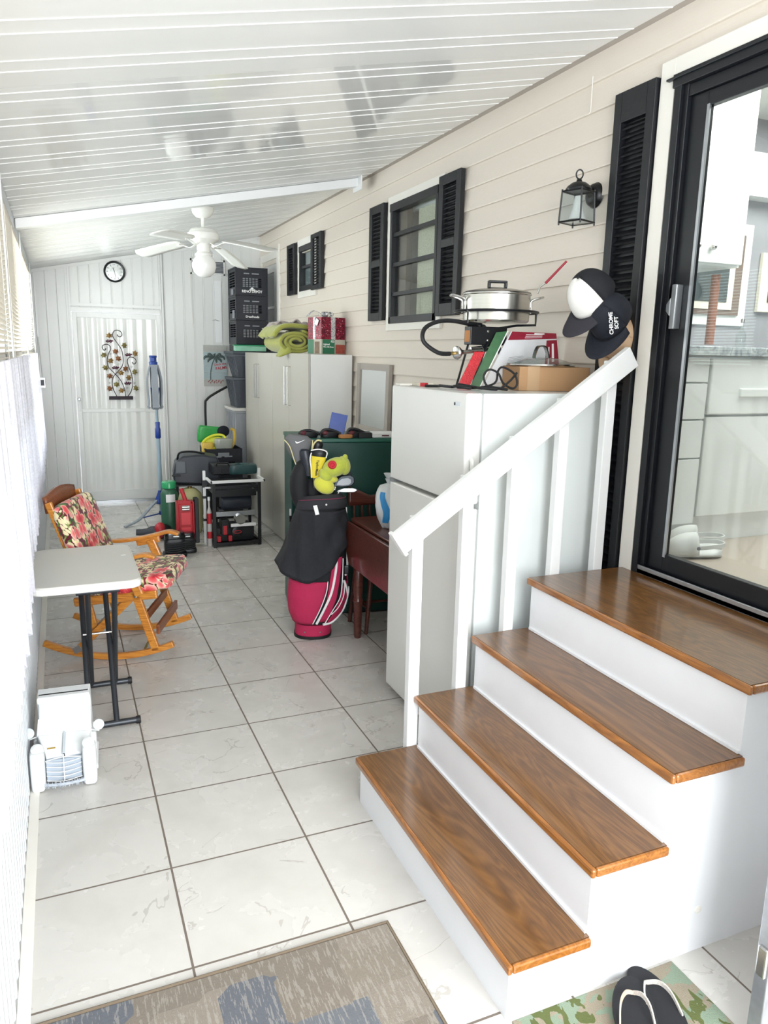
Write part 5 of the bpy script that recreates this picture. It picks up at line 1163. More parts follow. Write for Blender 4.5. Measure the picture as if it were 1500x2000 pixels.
lm = t.math('GREATER_THAN', wv.outputs['Fac'], 0.60)
gcol = t.ramp(t.noise(v, 18, 2), [(0.38, '2a4a20'), (0.5, '6f8a3c'), (0.62, 'd9d29a')])
c = t.mix(lm, base_c, gcol)
def flower(scale, thr, cols, off, lobes=0.16, keep=0.35):
    """five-petalled blossoms around scattered centres"""
    global c
    n_ = vor(scale, off=off)
    sv = t.n('ShaderNodeVectorMath', operation='ADD'); t.l(vm.outputs[0], sv.inputs[0]); sv.inputs[1].default_value = off
    df = t.n('ShaderNodeVectorMath', operation='SUBTRACT'); t.l(sv.outputs[0], df.inputs[0]); t.l(n_.outputs['Position'], df.inputs[1])
    s3 = t.n('ShaderNodeSeparateXYZ'); t.l(df.outputs[0], s3.inputs[0])
    ang = t.math('ARCTAN2', s3.outputs[1], t.math('ADD', s3.outputs[0], s3.outputs[2]))
    lim = t.math('MULTIPLY_ADD', t.math('ABSOLUTE', t.math('COSINE', t.math('MULTIPLY', ang, 2.5))), lobes*1.6, thr - lobes)
    d = t.math('LESS_THAN', n_.outputs['Distance'], lim)
    sel = t.n('ShaderNodeSeparateColor'); t.l(n_.outputs['Color'], sel.inputs[0])
    m_ = t.math('MULTIPLY', d, t.math('GREATER_THAN', sel.outputs[0], keep))
    fc = t.ramp(t.math('DIVIDE', n_.outputs['Distance'], lim), cols)
    c = t.mix(m_, c, fc)
flower(19.0, 0.42, [(0.0, 'e8cf5a'), (0.35, 'efe3b0'), (1.0, 'f0dcb8')], (3, 1, 2))
flower(10.5, 0.50, [(0.0, 'f0d080'), (0.12, '9a1226'), (0.4, 'd8323c'), (0.75, 'e8686a'), (1.0, 'f6c4b4')], (0, 0, 0), 0.2, 0.3)
t.l(c, t.b.inputs['Base Color']); t.set(Roughness=0.85); t.b.inputs['Sheen Weight'].default_value = 0.2; m_fab = t.m
m_oak = wood_mat('honey_oak', ('8a4a14', 'c07a30', 'd6973f'), rough=0.35, coat=0.3, along='x', scale=1.4)
m_oakd = wood_mat('brown_oak', ('4e2412', '7a3f1e', '8f5028'), rough=0.4, coat=0.2, along='x', scale=1.4)
root = thing('rocking_chair', 'honey oak folding rocking chair with tropical hibiscus cushions', 'rocking chair', (0.0, 2.49, 0), radians(-21))
for s_ in (-1, 1):
    Y = s_*0.22
    mb = MB(); pts = []
    for k in range(17):
        x = -0.345 + 0.69*k/16; pts.append((x, Y, 0.020 + 0.62*(x + 0.0)**2))
    mb.ribbon(pts, 0.026, 0.034, (0, 1, 0)); build('rocker', mb, m_oak, root, bevel=0.004)
    build('front_leg', MB().bar((0.252, Y, 0.055), (0.150, Y, 0.395), 0.026, 0.044, (1, 0, 0)), m_oak, root, bevel=0.005)
    build('cross_leg', MB().bar((-0.165, Y - s_*0.026, 0.055), (0.155, Y - s_*0.026, 0.375), 0.022, 0.040, (1, 0, 0)), m_oak, root, bevel=0.004)
    build('back_leg', MB().bar((-0.085, Y - s_*0.05, 0.15), (-0.13, Y - s_*0.05, 0.375), 0.022, 0.038, (1, 0, 0)), m_oak, root, bevel=0.004)
    build('seat_rail', MB().bar((-0.17, Y, 0.325), (0.27, Y, 0.375), 0.026, 0.048), m_oak, root, bevel=0.008)
    build('armrest', MB().ribbon([(-0.19, s_*0.262, 0.535), (-0.02, s_*0.262, 0.548), (0.12, s_*0.262, 0.575), (0.22, s_*0.262, 0.602), (0.28, s_*0.262, 0.588)], 0.050, 0.020, (0, 1, 0), smooth=4), m_oak, root, bevel=0.006)
    build('arm_bracket', MB().bar((0.03, s_*0.258, 0.535), (0.17, s_*0.258, 0.565), 0.022, 0.050), m_oak, root, bevel=0.012)
    build('arm_post', MB().bar((0.115, s_*0.250, 0.555), (0.185, s_*0.250, 0.375), 0.022, 0.050, (1, 0, 0)), m_oak, root, bevel=0.008)
    build('back_post', MB().bar((-0.10, s_*0.205, 0.34), (-0.275, s_*0.205, 0.86), 0.024, 0.036, (1, 0, 0)), m_oak, root, bevel=0.006)
    build('bolt', MB().lathe([(0.009, 0), (0.009, 0.005), (0.004, 0.007)], (0.158, Y + s_*0.013 if s_ > 0 else Y - 0.013, 0.365), 12, (0, s_, 0)), m_steel, root)
    build('bolt', MB().lathe([(0.009, 0), (0.009, 0.005), (0.004, 0.007)], (0.125, s_*0.262, 0.535), 12, (0, s_, 0)), m_steel, root)
    build('brace_rod', MB().cyl((0.235, Y - s_*0.0165, 0.15), (0.18, Y - s_*0.0165, 0.045), 0.006), M('brass_rod', 'a8995f', 0.3, 0.9), root)
    build('bracket', MB().cbox((-0.165, Y + s_*0.0145, 0.062), (0.045, 0.003, 0.035), (0, -0.5, 0)), m_alu, root)
build('front_stretcher', MB().bar((0.262, -0.21, 0.17), (0.262, 0.21, 0.17), 0.018, 0.055), m_oakd, root, bevel=0.004)
build('footboard', MB().bar((0.205, -0.21, 0.245), (0.205, 0.21, 0.245), 0.016, 0.05), m_oakd, root, bevel=0.004)
build('spring_rod', MB().cyl((-0.05, -0.23, 0.205), (-0.05, 0.23, 0.205), 0.004), m_steel, root)
build('rear_stretcher', MB().bar((-0.13, -0.21, 0.33), (-0.13, 0.21, 0.33), 0.022, 0.04), m_oak, root, bevel=0.004)
for k in range(5):
    z = 0.42 + 0.085*k; x = -0.10 - (z - 0.34)*0.337
    build('back_slat', MB().bar((x - 0.005, -0.2, z), (x - 0.005, 0.2, z), 0.012, 0.04), m_oak, root, bevel=0.003)
def toprail(u, v):
    y = -0.20 + 0.40*u; return (-0.285 - 0.012*v, y, 0.80 + (0.085 + 0.03*sin(pi*u))*v)
build('top_rail', MB().grid(toprail, 16, 3), m_oakd, root, solid=0.02, smooth=60)
th = radians(18.6)
def bc(sx, sy, sz, c, ry): return Matrix.Translation(c) @ Euler((0, ry, 0)).to_matrix().to_4x4()
build('back_cushion', MB().cushion(0.075, 0.47, 0.47, None), m_fab, root) if False else None
mb = MB(); mb.cushion(0.47, 0.47, 0.075, Matrix.Translation((-0.160, 0, 0.625)) @ Euler((0, -pi/2 - th, 0)).to_matrix().to_4x4(), e=9); build('back_cushion', mb, m_fab, root, smooth=True)
mb = MB(); mb.cushion(0.46, 0.48, 0.085, Matrix.Translation((0.115, 0, 0.420)) @ Euler((0, -0.10, 0)).to_matrix().to_4x4(), e=9); build('seat_cushion', mb, m_fab, root, smooth=True)

# ------------------------------------------------------------ folding table
m_plast = M('table_plastic', 'cfcdc6', 0.5, var=0.02, bump=0.15, bscale=350); m_plastw = M('table_rim', 'e6e6e2', 0.4, var=0.02)
m_leg = M('leg_grey_steel', '3a3d42', 0.35, 0.5, var=0.1)
root = thing('folding_table', 'small white plastic folding table with grey crossed tube legs by the left wall', 'table', (-0.19, 1.85, 0))
TX0, TX1, TY0, TY1, TZt = -0.412, 0.045, 1.520, 2.205, 0.660
def rr(x0, x1, y0, y1, r, n=6):
    P = []
    for cx, cy, a0 in ((x1-r, y0+r, -pi/2), (x1-r, y1-r, 0), (x0+r, y1-r, pi/2), (x0+r, y0+r, pi)):
        for k in range(n+1): P.append((cx + r*cos(a0 + pi/2*k/n), cy + r*sin(a0 + pi/2*k/n)))
    return P
build('tabletop', MB().prism(rr(TX0 + 0.006, TX1 - 0.006, TY0 + 0.006, TY1 - 0.006, 0.055), 0.012, Matrix.Translation((0, 0, TZt - 0.012))), m_plast, root, world=True, bevel=0.004)
build('rim', MB().prism(rr(TX0, TX1, TY0, TY1, 0.06), 0.030, Matrix.Translation((0, 0, TZt - 0.036))), m_plastw, root, world=True, bevel=0.006)
build('white_mark', MB().cbox((-0.002, 1.97, TZt + 0.0003), (0.022, 0.012, 0.0008), (0, 0, 0.2)), m_print_w, root, world=True)
for (xa, o, yf, yt) in ((-0.205, 0, 1.49, 2.10), (-0.095, 0, 1.49, 2.10), (-0.183, 0, 1.935, 1.56), (-0.072, 0, 1.935, 1.56)):
    build('leg', MB().cyl((xa, yf, 0.02), (xa + 0.0, yt, TZt - 0.04), 0.0125), m_leg, root, world=True, smooth=40)
for yf in (1.49, 1.935):
    f = build('foot_bar', MB().cyl((-0.385, yf, 0.018), (-0.002, yf, 0.018), 0.014), m_leg, root, world=True, smooth=40)
    for x in (-0.398, -0.008): build('end_cap', MB().lathe([(0.0, 0), (0.016, 0.001), (0.0175, 0.004), (0.0175, 0.020)], (x, yf, 0.018), 18, (1, 0, 0)) if x < -0.2 else MB().lathe([(0.0, 0), (0.016, 0.001), (0.0175, 0.004), (0.0175, 0.020)], (x + 0.015, yf, 0.018), 18, (-1, 0, 0)), m_rubber, f, world=True, smooth=40)
build('pivot_rod', MB().cyl((-0.21, 1.745, 0.355), (-0.065, 1.745, 0.355), 0.005), m_steel, root, world=True)
for yt in (1.56, 2.10): build('under_bar', MB().cyl((-0.23, yt, TZt - 0.045), (-0.05, yt, TZt - 0.045), 0.012), m_leg, root, world=True)

# ------------------------------------------------------------ car-shaped white planter
m_cw = M('car_white', 'e8ebec', 0.45, var=0.03); m_cg = M('car_pale_grey', 'c7d0d6', 0.5, var=0.04); m_cgr = M('car_grille', 'aab4c0', 0.5)
root = thing('toy_car', 'white wooden vintage car shaped stand with wire grille and bristle bumper by the left wall', 'toy car', (-0.305, 1.2, 0), radians(-3))
# local: front faces -y, x across
def bxr(a): return a
build('rear_box', MB().box(-0.100, 0.100, 0.085, 0.155, 0.02, 0.265), m_cw, root, bevel=0.004)
build('cabin', MB().add([(-0.104, 0.05, 0.02), (0.104, 0.05, 0.02), (0.104, 0.155, 0.02), (-0.104, 0.155, 0.02), (-0.096, 0.085, 0.285), (0.096, 0.085, 0.285), (0.10, 0.155, 0.285), (-0.10, 0.155, 0.285)], [(3, 2, 1, 0), (4, 5, 6, 7), (0, 1, 5, 4), (1, 2, 6, 5), (2, 3, 7, 6), (3, 0, 4, 7)]), m_cw, root, bevel=0.004)
build('windscreen', MB().add([(-0.092, 0.040, 0.195), (0.092, 0.040, 0.195), (0.090, 0.072, 0.262), (-0.090, 0.072, 0.262), (-0.092, 0.056, 0.190), (0.092, 0.056, 0.190), (0.090, 0.088, 0.257), (-0.090, 0.088, 0.257)], [(0, 1, 2, 3), (4, 7, 6, 5), (0, 4, 5, 1), (1, 5, 6, 2), (2, 6, 7, 3), (3, 7, 4, 0)]), m_cg, root)
build('roof_lip', MB().box(-0.098, 0.098, 0.062, 0.105, 0.258, 0.285), m_cw, root, bevel=0.006)
build('dash_panel', MB().add([(-0.100, -0.005, 0.155), (0.100, -0.005, 0.155), (0.096, 0.045, 0.205), (-0.096, 0.045, 0.205), (-0.10, 0.05, 0.02), (0.10, 0.05, 0.02)], [(0, 1, 2, 3), (0, 4, 5, 1), (3, 2, 5, 4), (0, 3, 4), (1, 5, 2)]), m_cw, root)
for s_ in (-1, 1):
    hood = MB(); x0, x1 = (0.003, 0.098) if s_ > 0 else (-0.098, -0.003); xn0, xn1 = (0.003, 0.062) if s_ > 0 else (-0.062, -0.003)
    hood.add([(xn0, -0.110, 0.128), (xn1, -0.105, 0.118), (x1, -0.005, 0.158), (x0, -0.005, 0.162), (xn0, -0.110, 0.03), (xn1, -0.105, 0.03), (x1, -0.005, 0.03), (x0, -0.005, 0.03)], [(0, 1, 2, 3), (4, 7, 6, 5), (0, 4, 5, 1), (1, 5, 6, 2), (2, 6, 7, 3), (3, 7, 4, 0)])
    build('bonnet_flap', hood, m_cw, root, bevel=0.004)
    X = s_*0.092
    fen = MB().cushion(0.052, 0.075, 0.155, Matrix.Translation((X, -0.125, 0.082)), e=4); build('front_fender', fen, m_cw, root, smooth=True)
    build('headlamp', MB().lathe([(0.020, 0), (0.024, 0.006), (0.022, 0.022), (0.008, 0.030)], (X*0.98, -0.118, 0.150), 20, (0, -0.5, 0.8)), m_cw, root, smooth=40)
    build('running_board', MB().box(X - 0.02 + s_*0.008, X + 0.02 + s_*0.008, -0.09, 0.10, 0.025, 0.05).box(X + s_*0.008 - 0.015, X + s_*0.008 + 0.015, 0.02, 0.12, 0.05, 0.13), m_cw, root, bevel=0.005)
    sx = s_*0.128
    mr = build('side_mirror', MB().lathe([(0.0, 0.0), (0.019, 0.002), (0.021, 0.010), (0.0, 0.014)], (sx, 0.0, 0.17), 20, (0, -0.8, 0.5)), m_cg, root, smooth=40)
    build('mirror_stem', MB().tube([(sx, 0.003, 0.168), (sx, 0.0, 0.145), (s_*0.095, 0.01, 0.150)], 0.003, seg=6), m_cw, mr)
    for y in (-0.125, 0.10):
        build('wheel', MB().lathe([(0.0, 0), (0.030, 0.001), (0.034, 0.006), (0.034, 0.018), (0.030, 0.022), (0.0, 0.022)], (X - s_*0.020, y, 0.034), 24, (s_, 0, 0)), m_rubber, root, smooth=40)
build('bonnet_ridge', MB().bar((0, -0.11, 0.128), (0, -0.004, 0.163), 0.007, 0.006), m_cg, root)
build('grille_back', MB().box(-0.062, 0.062, -0.128, -0.108, 0.025, 0.112), m_cgr, root)
mb = MB()
for k in range(5):
    z = 0.032 + 0.019*k; mb.tube([(-0.063, -0.130, z), (0, -0.146, z - 0.002), (0.063, -0.130, z)], 0.0016, seg=6, smooth=4)
mb.tube([(0, -0.146, 0.03), (0, -0.144, 0.10), (0, -0.122, 0.128)], 0.0018, seg=6).tube([(-0.064, -0.128, 0.112), (0, -0.138, 0.126), (0.064, -0.128, 0.112)], 0.002, seg=6, smooth=4)
build('grille_wires', mb, m_cw, root)
mb = MB(); random.seed(2)
for k in range(170):
    x = -0.085 + 0.17*random.random(); a = 2*pi*random.random(); y = -0.150 - 0.012*(1 - (x/0.09)**2)
    mb.bar((x, y, 0.026), (x + 0.004*random.uniform(-1, 1), y + 0.012*cos(a), 0.026 + 0.012*sin(a)), 0.0012, 0.0012)
mb.tube([(-0.088, -0.148, 0.026), (0, -0.162, 0.026), (0.088, -0.148, 0.026)], 0.006, smooth=4)
build('bristle_bumper', mb, M('bristle_grey', 'b5bcc6', 0.7, var=0.2), root)
build('gold_mark', MB().cbox((-0.045, -0.078, 0.1375), (0.03, 0.007, 0.001), (radians(20), 0, 0)), M('gold_paint', 'b0933f', 0.4), root)
for o in [root]: o.location.z = 0.0; o.scale = (1.0, 1.0, 1.0)
# ------------------------------------------------------------ golf bag
m_pink = M('bag_pink', 'b4214f', 0.8, var=0.1, bump=0.25, bscale=260); m_bagk = M('bag_black', '111218', 0.75, var=0.15, bump=0.2); m_hood = M('hood_mesh', '1c1d23', 0.8, var=0.12, bump=0.3, bscale=200)
m_bagg = M('bag_charcoal', '2b2b30', 0.85, var=0.1, bump=0.2)
BX, BY, BR = 1.075, 2.285, radians(-17.7)
root = thing('golf_bag', 'pink and black golf bag with white piping standing on the tiles', 'golf bag', (BX, BY, 0), BR)
# local frame: -y towards the viewer, x to the right
def lerp(tab, z):
    for i in range(len(tab)-1):
        if tab[i][0] <= z <= tab[i+1][0]:
            f = (z - tab[i][0])/(tab[i+1][0] - tab[i][0]); return [a + (b-a)*f for a, b in zip(tab[i][1:], tab[i+1][1:])]
    return list(tab[-1][1:]) if z > tab[-1][0] else list(tab[0][1:])
BT = [(0.0, -0.112, 0.104, 0.105), (0.085, -0.108, 0.108, 0.105), (0.10, -0.118, 0.125, 0.115), (0.16, -0.140, 0.165, 0.128), (0.25, -0.146, 0.195, 0.135), (0.36, -0.135, 0.195, 0.130), (0.46, -0.118, 0.190, 0.125), (0.60, -0.105, 0.185, 0.122), (0.80, -0.09, 0.178, 0.120)]
def bs(th, z, off=0.0):
    l, r, d = lerp(BT, z); cx = (l + r)/2; rx = (r - l)/2 + off; ct, s_ = cos(th), sin(th)
    e = 0.85; return Vector((cx + rx*math.copysign(abs(ct)**e, ct), (d + off)*math.copysign(abs(s_)**e, s_), z))
def band(name, th0, th1, z0, z1, off, mat, n=24, m=14, th0b=None, th1b=None, thick=0.006):
    """panel over angles th0..th1 at z0, drifting to th0b..th1b at z1"""
    a0, a1 = radians(th0), radians(th1); b0, b1 = radians(th0 if th0b is None else th0b), radians(th1 if th1b is None else th1b)
    def fn(u, v):
        z = z0 + (z1 - z0)*v; return bs((a0 + (b0-a0)*v)*(1-u) + (a1 + (b1-a1)*v)*u, z, off)
    return build(name, MB().grid(fn, n, m), mat, root, smooth=70, solid=thick)
zs = [0.0, 0.02, 0.04, 0.085]
build('base_ring', MB().rings([[bs(2*pi*i/40, z, 0.004 if z < 0.02 else 0.0) for i in range(40)] for z in (0.0, 0.018)]), m_rubber, root, smooth=40)
build('base_cup', MB().rings([[bs(2*pi*i/40, z) for i in range(40)] for z in (0.018, 0.085)]), m_pink, root, smooth=40)
build('bag_body', MB().rings([[bs(2*pi*i/48, 0.09 + 0.70*k/16, -0.004) for i in range(48)] for k in range(17)]), m_bagk, root, smooth=40)
# panels (angles: -90 faces the viewer, 0 right, 180 left)
band('front_pocket', -178, -92, 0.10, 0.36, 0.006, m_pink, th0b=-175, th1b=-76)
band('centre_panel', -82, -66, 0.115, 0.50, 0.007, m_pink, th0b=-66, th1b=-40)
band('side_pocket', -60, 0, 0.105, 0.345, 0.008, m_pink, th0b=-34, th1b=-8)
band('back_panel', 5, 60, 0.105, 0.46, 0.006, m_pink)
def strip(pts, w, mat, nm='piping', off=0.012):
    P = [bs(radians(a), z, off) for a, z in pts]
    build(nm, MB().tube(P, w, seg=6, smooth=5), mat, root, smooth=True)
strip([(-92, 0.105), (-85, 0.20), (-78, 0.30), (-76, 0.365)], 0.003, m_print_w)
strip([(-86, 0.105), (-78, 0.20), (-68, 0.30), (-60, 0.42), (-58, 0.49)], 0.0075, m_print_w, 'white_stripe')
strip([(-66, 0.105), (-60, 0.18), (-48, 0.26), (-42, 0.36), (-38, 0.49)], 0.003, m_print_w)
strip([(-60, 0.16), (-45, 0.20), (-36, 0.27), (-33, 0.35)], 0.003, m_print_w)
strip([(-70, 0.098), (-40, 0.105), (-12, 0.16), (0, 0.24), (2, 0.29)], 0.0075, m_print_w, 'white_stripe')
strip([(-36, 0.355), (-24, 0.30), (-12, 0.235)], 0.0075, m_print_w, 'white_stripe')
strip([(-10, 0.52), (-18, 0.42), (-30, 0.385)], 0.0065, m_print_w, 'white_stripe')
strip([(-8, 0.55), (-14, 0.62), (-6, 0.70), (-10, 0.78)], 0.004, m_print_w, 'strap')
for a in (-112, -72): build('rivet', MB().lathe([(0.005, 0), (0.005, 0.003)], bs(radians(a), 0.045, 0.001), 10, (cos(radians(a)), sin(radians(a)), 0)), m_steel, root)
build('buckle', MB().cushion(0.03, 0.02, 0.05, Matrix.Translation(bs(radians(-30), 0.42, 0.02)), e=5), m_blk, root, smooth=True)
# mesh rain hood draped over the upper part
def hood(u, v):
    th = radians(-200 + 225*u); zb = 0.385 - 0.03*cos(th + radians(95)) + 0.20*max(0, cos(th + radians(15)))**1.6 + 0.06*max(0, -cos(th))**3
    zt = 0.775; z = zb + (zt - zb)*v
    l, r, d = lerp(BT, z); fl = (1 - v)
    off = 0.008 + 0.012*fl + 0.085*fl**1.3*max(0, -cos(th + 0.25))**1.5 + 0.007*sin(th*9 + 5*v)*fl**0.6 + 0.008*sin(th*4 - 6*v)*sin(pi*v)
    return bs(th, z, off)
build('rain_hood', MB().grid(hood, 70, 20), m_hood, root, smooth=80, solid=0.004)
def rim(u, v):
    th = 2*pi*u; z = 0.768 + 0.058*v + 0.018*cos(th + radians(60)); p = bs(th, 0.79, 0.006 + 0.004*sin(pi*v)); p.z = z; return p
build('top_cuff', MB().grid(rim, 48, 5), m_bagg, root, smooth=70, solid=0.008)
build('cuff_piping', MB().tube([Vector((rim(k/40, 1.0).x, rim(k/40, 1.0).y, rim(k/40, 1.0).z)) for k in range(40)], 0.0035, closed=True), M('piping_magenta', '8a2a50', 0.6), root, smooth=True)
build('collar_top', MB().rings([[Vector((p.x*s_ + 0.044*(1-s_), p.y*s_, p.z + dz)) for p in [rim(k/40, 1.0) for k in range(40)]] for s_, dz in ((1.0, 0.0), (0.85, 0.022), (0.6, 0.02))], cap=True), m_bagg, root, smooth=40)
build('white_tag', MB().cbox(tuple(bs(radians(-98), 0.785, 0.018)), (0.022, 0.002, 0.055), (0, -0.25, -0.1)), m_print_w, root)
for k in range(1): build('snap', MB().sphere(tuple(bs(radians(-82), 0.815, 0.014)), 0.006, seg=10), m_white, root)
# soft black sleeve and head covers
def L(x, y, z): return Matrix.Translation((BX, BY, 0)) @ Euler((0, 0, BR)).to_matrix().to_4x4() @ Vector((x, y, z))
m_gray = M('cover_grey', '6d6e70', 0.8, var=0.05, bump=0.2); m_yel = M('cover_yellow', 'e3cf3a', 0.7, var=0.06); m_cream = M('cover_piping', 'd8cf9a', 0.6)
def shaft(c, q): return build('shaft', MB().cyl(L(*c), q, 0.0055), m_steel, _r, world=True)
_r = thing('club_sleeve', 'black padded club cover leaning at the left of the golf bag', 'club cover', tuple(L(-0.075, 0, 0.80)))
def tubec(name, pts, rad, mat, flat=1.0): pass
def bulb(pts, rx, ry, mat, name, n=22, seg=20):
    """soft shape along pts with radii lists"""
    P = catmull([Vector(p) for p in pts], 5); m = len(P) - 1; R = []
    for i, p in enumerate(P):
        f = i/m*(len(rx)-1); k = min(int(f), len(rx)-2); w = f - k
        a = rx[k]*(1-w) + rx[k+1]*w; b = ry[k]*(1-w) + ry[k+1]*w
        d = (P[min(i+1, m)] - P[max(i-1, 0)]).normalized(); u = Vector((1, 0, 0)); u = (u - d*u.dot(d)).normalized(); v_ = d.cross(u)
        R.append([Matrix.Translation((BX, BY, 0)) @ Euler((0, 0, BR)).to_matrix().to_4x4() @ (p + u*a*cos(2*pi*j/seg) + v_*b*sin(2*pi*j/seg)) for j in range(seg)])
    return build(name, MB().rings(R), mat, _r, world=True, smooth=True)
bulb([(-0.055, -0.02, 0.78), (-0.080, -0.02, 0.86), (-0.082, -0.02, 0.95), (-0.062, -0.01, 1.02), (-0.050, 0, 1.045)], [0.045, 0.052, 0.052, 0.040, 0.012], [0.045, 0.05, 0.05, 0.04, 0.012], m_bagk, 'sleeve')
bulb([(0.0, 0.02, 0.78), (-0.01, 0.02, 0.86), (-0.02, 0.02, 0.93)], [0.055, 0.05, 0.02], [0.05, 0.05, 0.02], m_bagk, 'sleeve_fold')
_r = thing('driver_cover', 'grey golf driver head cover with white swoosh, tallest at the left', 'head cover', tuple(L(-0.08, 0, 1.0)))
dcv = bulb([(-0.060, 0.02, 1.00), (-0.075, 0.02, 1.06), (-0.085, 0.02, 1.12), (-0.085, 0.02, 1.165), (-0.082, 0.02, 1.19)], [0.032, 0.045, 0.072, 0.080, 0.050], [0.03, 0.035, 0.05, 0.055, 0.03], m_gray, 'cover')
def loc(x, y, z): return L(x, y, z)
build('piping', MB().tube([L(-0.165, -0.02, 1.165), L(-0.135, -0.03, 1.13), L(-0.112, -0.03, 1.06), L(-0.090, -0.02, 1.00)], 0.003, smooth=4).tube([L(-0.005, -0.02, 1.165), L(-0.012, -0.03, 1.10), L(-0.025, -0.02, 1.03)], 0.003, smooth=4), m_cream, _r, world=True, smooth=True)
sw = [(-0.026, 0.006), (-0.022, -0.007), (-0.014, -0.010), (0.030, 0.012), (-0.010, -0.002), (-0.018, -0.001)]
mm = Matrix.Translation(L(-0.078, -0.040, 1.158)) @ Euler((pi/2, 0, BR)).to_matrix().to_4x4()
build('white_mark', MB().prism(sw, 0.004, mm), m_print_w, _r, world=True)
build('shaft', MB().cyl(L(-0.02, 0.01, 0.78), L(-0.060, 0.02, 1.02), 0.0055), m_steel, _r, world=True)
_r = thing('fairway_cover', 'black, grey and yellow golf head cover with black lettering, middle of the bag', 'head cover', tuple(L(0.03, 0, 1.0)))
bulb([(-0.030, -0.03, 0.965), (-0.035, -0.035, 1.02), (-0.045, -0.035, 1.07), (-0.050, -0.03, 1.105), (-0.05, -0.03, 1.115)], [0.022, 0.028, 0.032, 0.030, 0.012], [0.02, 0.024, 0.028, 0.028, 0.012], m_slate, 'dark_side')
bulb([(0.010, -0.04, 0.955), (0.014, -0.045, 1.01), (0.024, -0.045, 1.06), (0.028, -0.04, 1.082)], [0.026, 0.036, 0.044, 0.046], [0.018, 0.024, 0.028, 0.03], m_yel, 'yellow_front')
bulb([(0.028, -0.042, 1.078), (0.030, -0.042, 1.095), (0.031, -0.04, 1.112), (0.031, -0.04, 1.118)], [0.047, 0.050, 0.044, 0.02], [0.03, 0.031, 0.026, 0.01], m_blk, 'black_top')
build('piping', MB().tube([L(-0.012, -0.062, 1.10), L(-0.020, -0.066, 1.06), L(-0.012, -0.064, 1.0), L(-0.012, -0.05, 0.955)], 0.0035, smooth=4).tube([L(-0.015, -0.062, 1.112), L(0.030, -0.068, 1.120), L(0.074, -0.062, 1.105), L(0.070, -0.06, 1.07)], 0.0035, smooth=4), m_print_w, _r, world=True, smooth=True)
text('lettering', 'TaylorMade', 0.019, m_print_k, _r, tuple(L(0.020, -0.0735, 1.015)), (pi/2, radians(-85) + pi, BR), world=True, bold=0.0004)
build('shaft', MB().cyl(L(0.01, 0.0, 0.78), L(0.0, -0.03, 0.97), 0.0055), m_steel, _r, world=True)
_r = thing('hybrid_cover', 'black head cover with cream trim behind the yellow one', 'head cover', tuple(L(0.03, 0.03, 1.1)))
bulb([(0.005, 0.03, 1.0), (0.012, 0.03, 1.08), (0.024, 0.03, 1.14), (0.030, 0.03, 1.165)], [0.02, 0.028, 0.032, 0.012], [0.02, 0.025, 0.025, 0.01], m_blk, 'cover')
build('trim', MB().tube([L(-0.010, 0.0, 1.10), L(0.0, -0.002, 1.14), L(0.022, 0.0, 1.163), L(0.045, 0.0, 1.158)], 0.005, smooth=4), m_cream, _r, world=True, smooth=True)
_r = thing('plush_head_cover', 'lime green plush animal head cover with a red round nose', 'head cover', tuple(L(0.09, -0.05, 0.93)))
m_pl = M('plush_lime', 'bcc64a', 0.95, var=0.12, nscale=20, bump=0.5, bscale=200, sheen=0.5); m_ply = M('plush_yellow', 'd9d84e', 0.95, var=0.1, nscale=20, bump=0.5, bscale=200, sheen=0.5)
def sp(name, c, r, sc, mat, rot=(0, 0, 0)):
    c = L(*c); return build(name, MB().sphere(tuple(c), r, sc, 24, (rot[0], rot[1], rot[2] + BR)), mat, _r, world=True, smooth=True)
sp('head', (0.122, -0.07, 1.020), 0.060, (1.25, 0.85, 0.90), m_pl, (0, -0.35, 0))
sp('cheek', (0.170, -0.06, 1.028), 0.048, (0.8, 0.85, 1.15), m_pl, (0, -0.2, 0))
sp('muzzle', (0.068, -0.075, 0.975), 0.044, (1.0, 0.9, 0.75), m_pl, (0, 0.7, 0))
sp('body', (0.060, -0.070, 0.915), 0.055, (1.15, 0.7, 0.85), m_ply, (0, 0.55, 0))
sp('neck', (0.085, -0.060, 0.955), 0.042, (1.3, 0.8, 0.6), m_ply, (0, 0.2, 0))
sp('ear', (0.178, -0.06, 1.075), 0.018, (0.8, 0.8, 1.0), m_pl)
mr_ = build('red_nose', MB().lathe([(0.0, 0.004), (0.009, 0.003), (0.012, 0.010), (0.019, 0.011), (0.024, 0.004), (0.024, -0.006)], L(0.104, -0.120, 1.040), 24, (sin(BR)*-1*-1*0.3, -0.95, 0.1)), M('plush_red', 'cc2438', 0.7), _r, world=True, smooth=True)
build('shaft', MB().cyl(L(0.06, -0.03, 0.78), L(0.065, -0.06, 0.90), 0.0055), m_steel, _r, world=True)
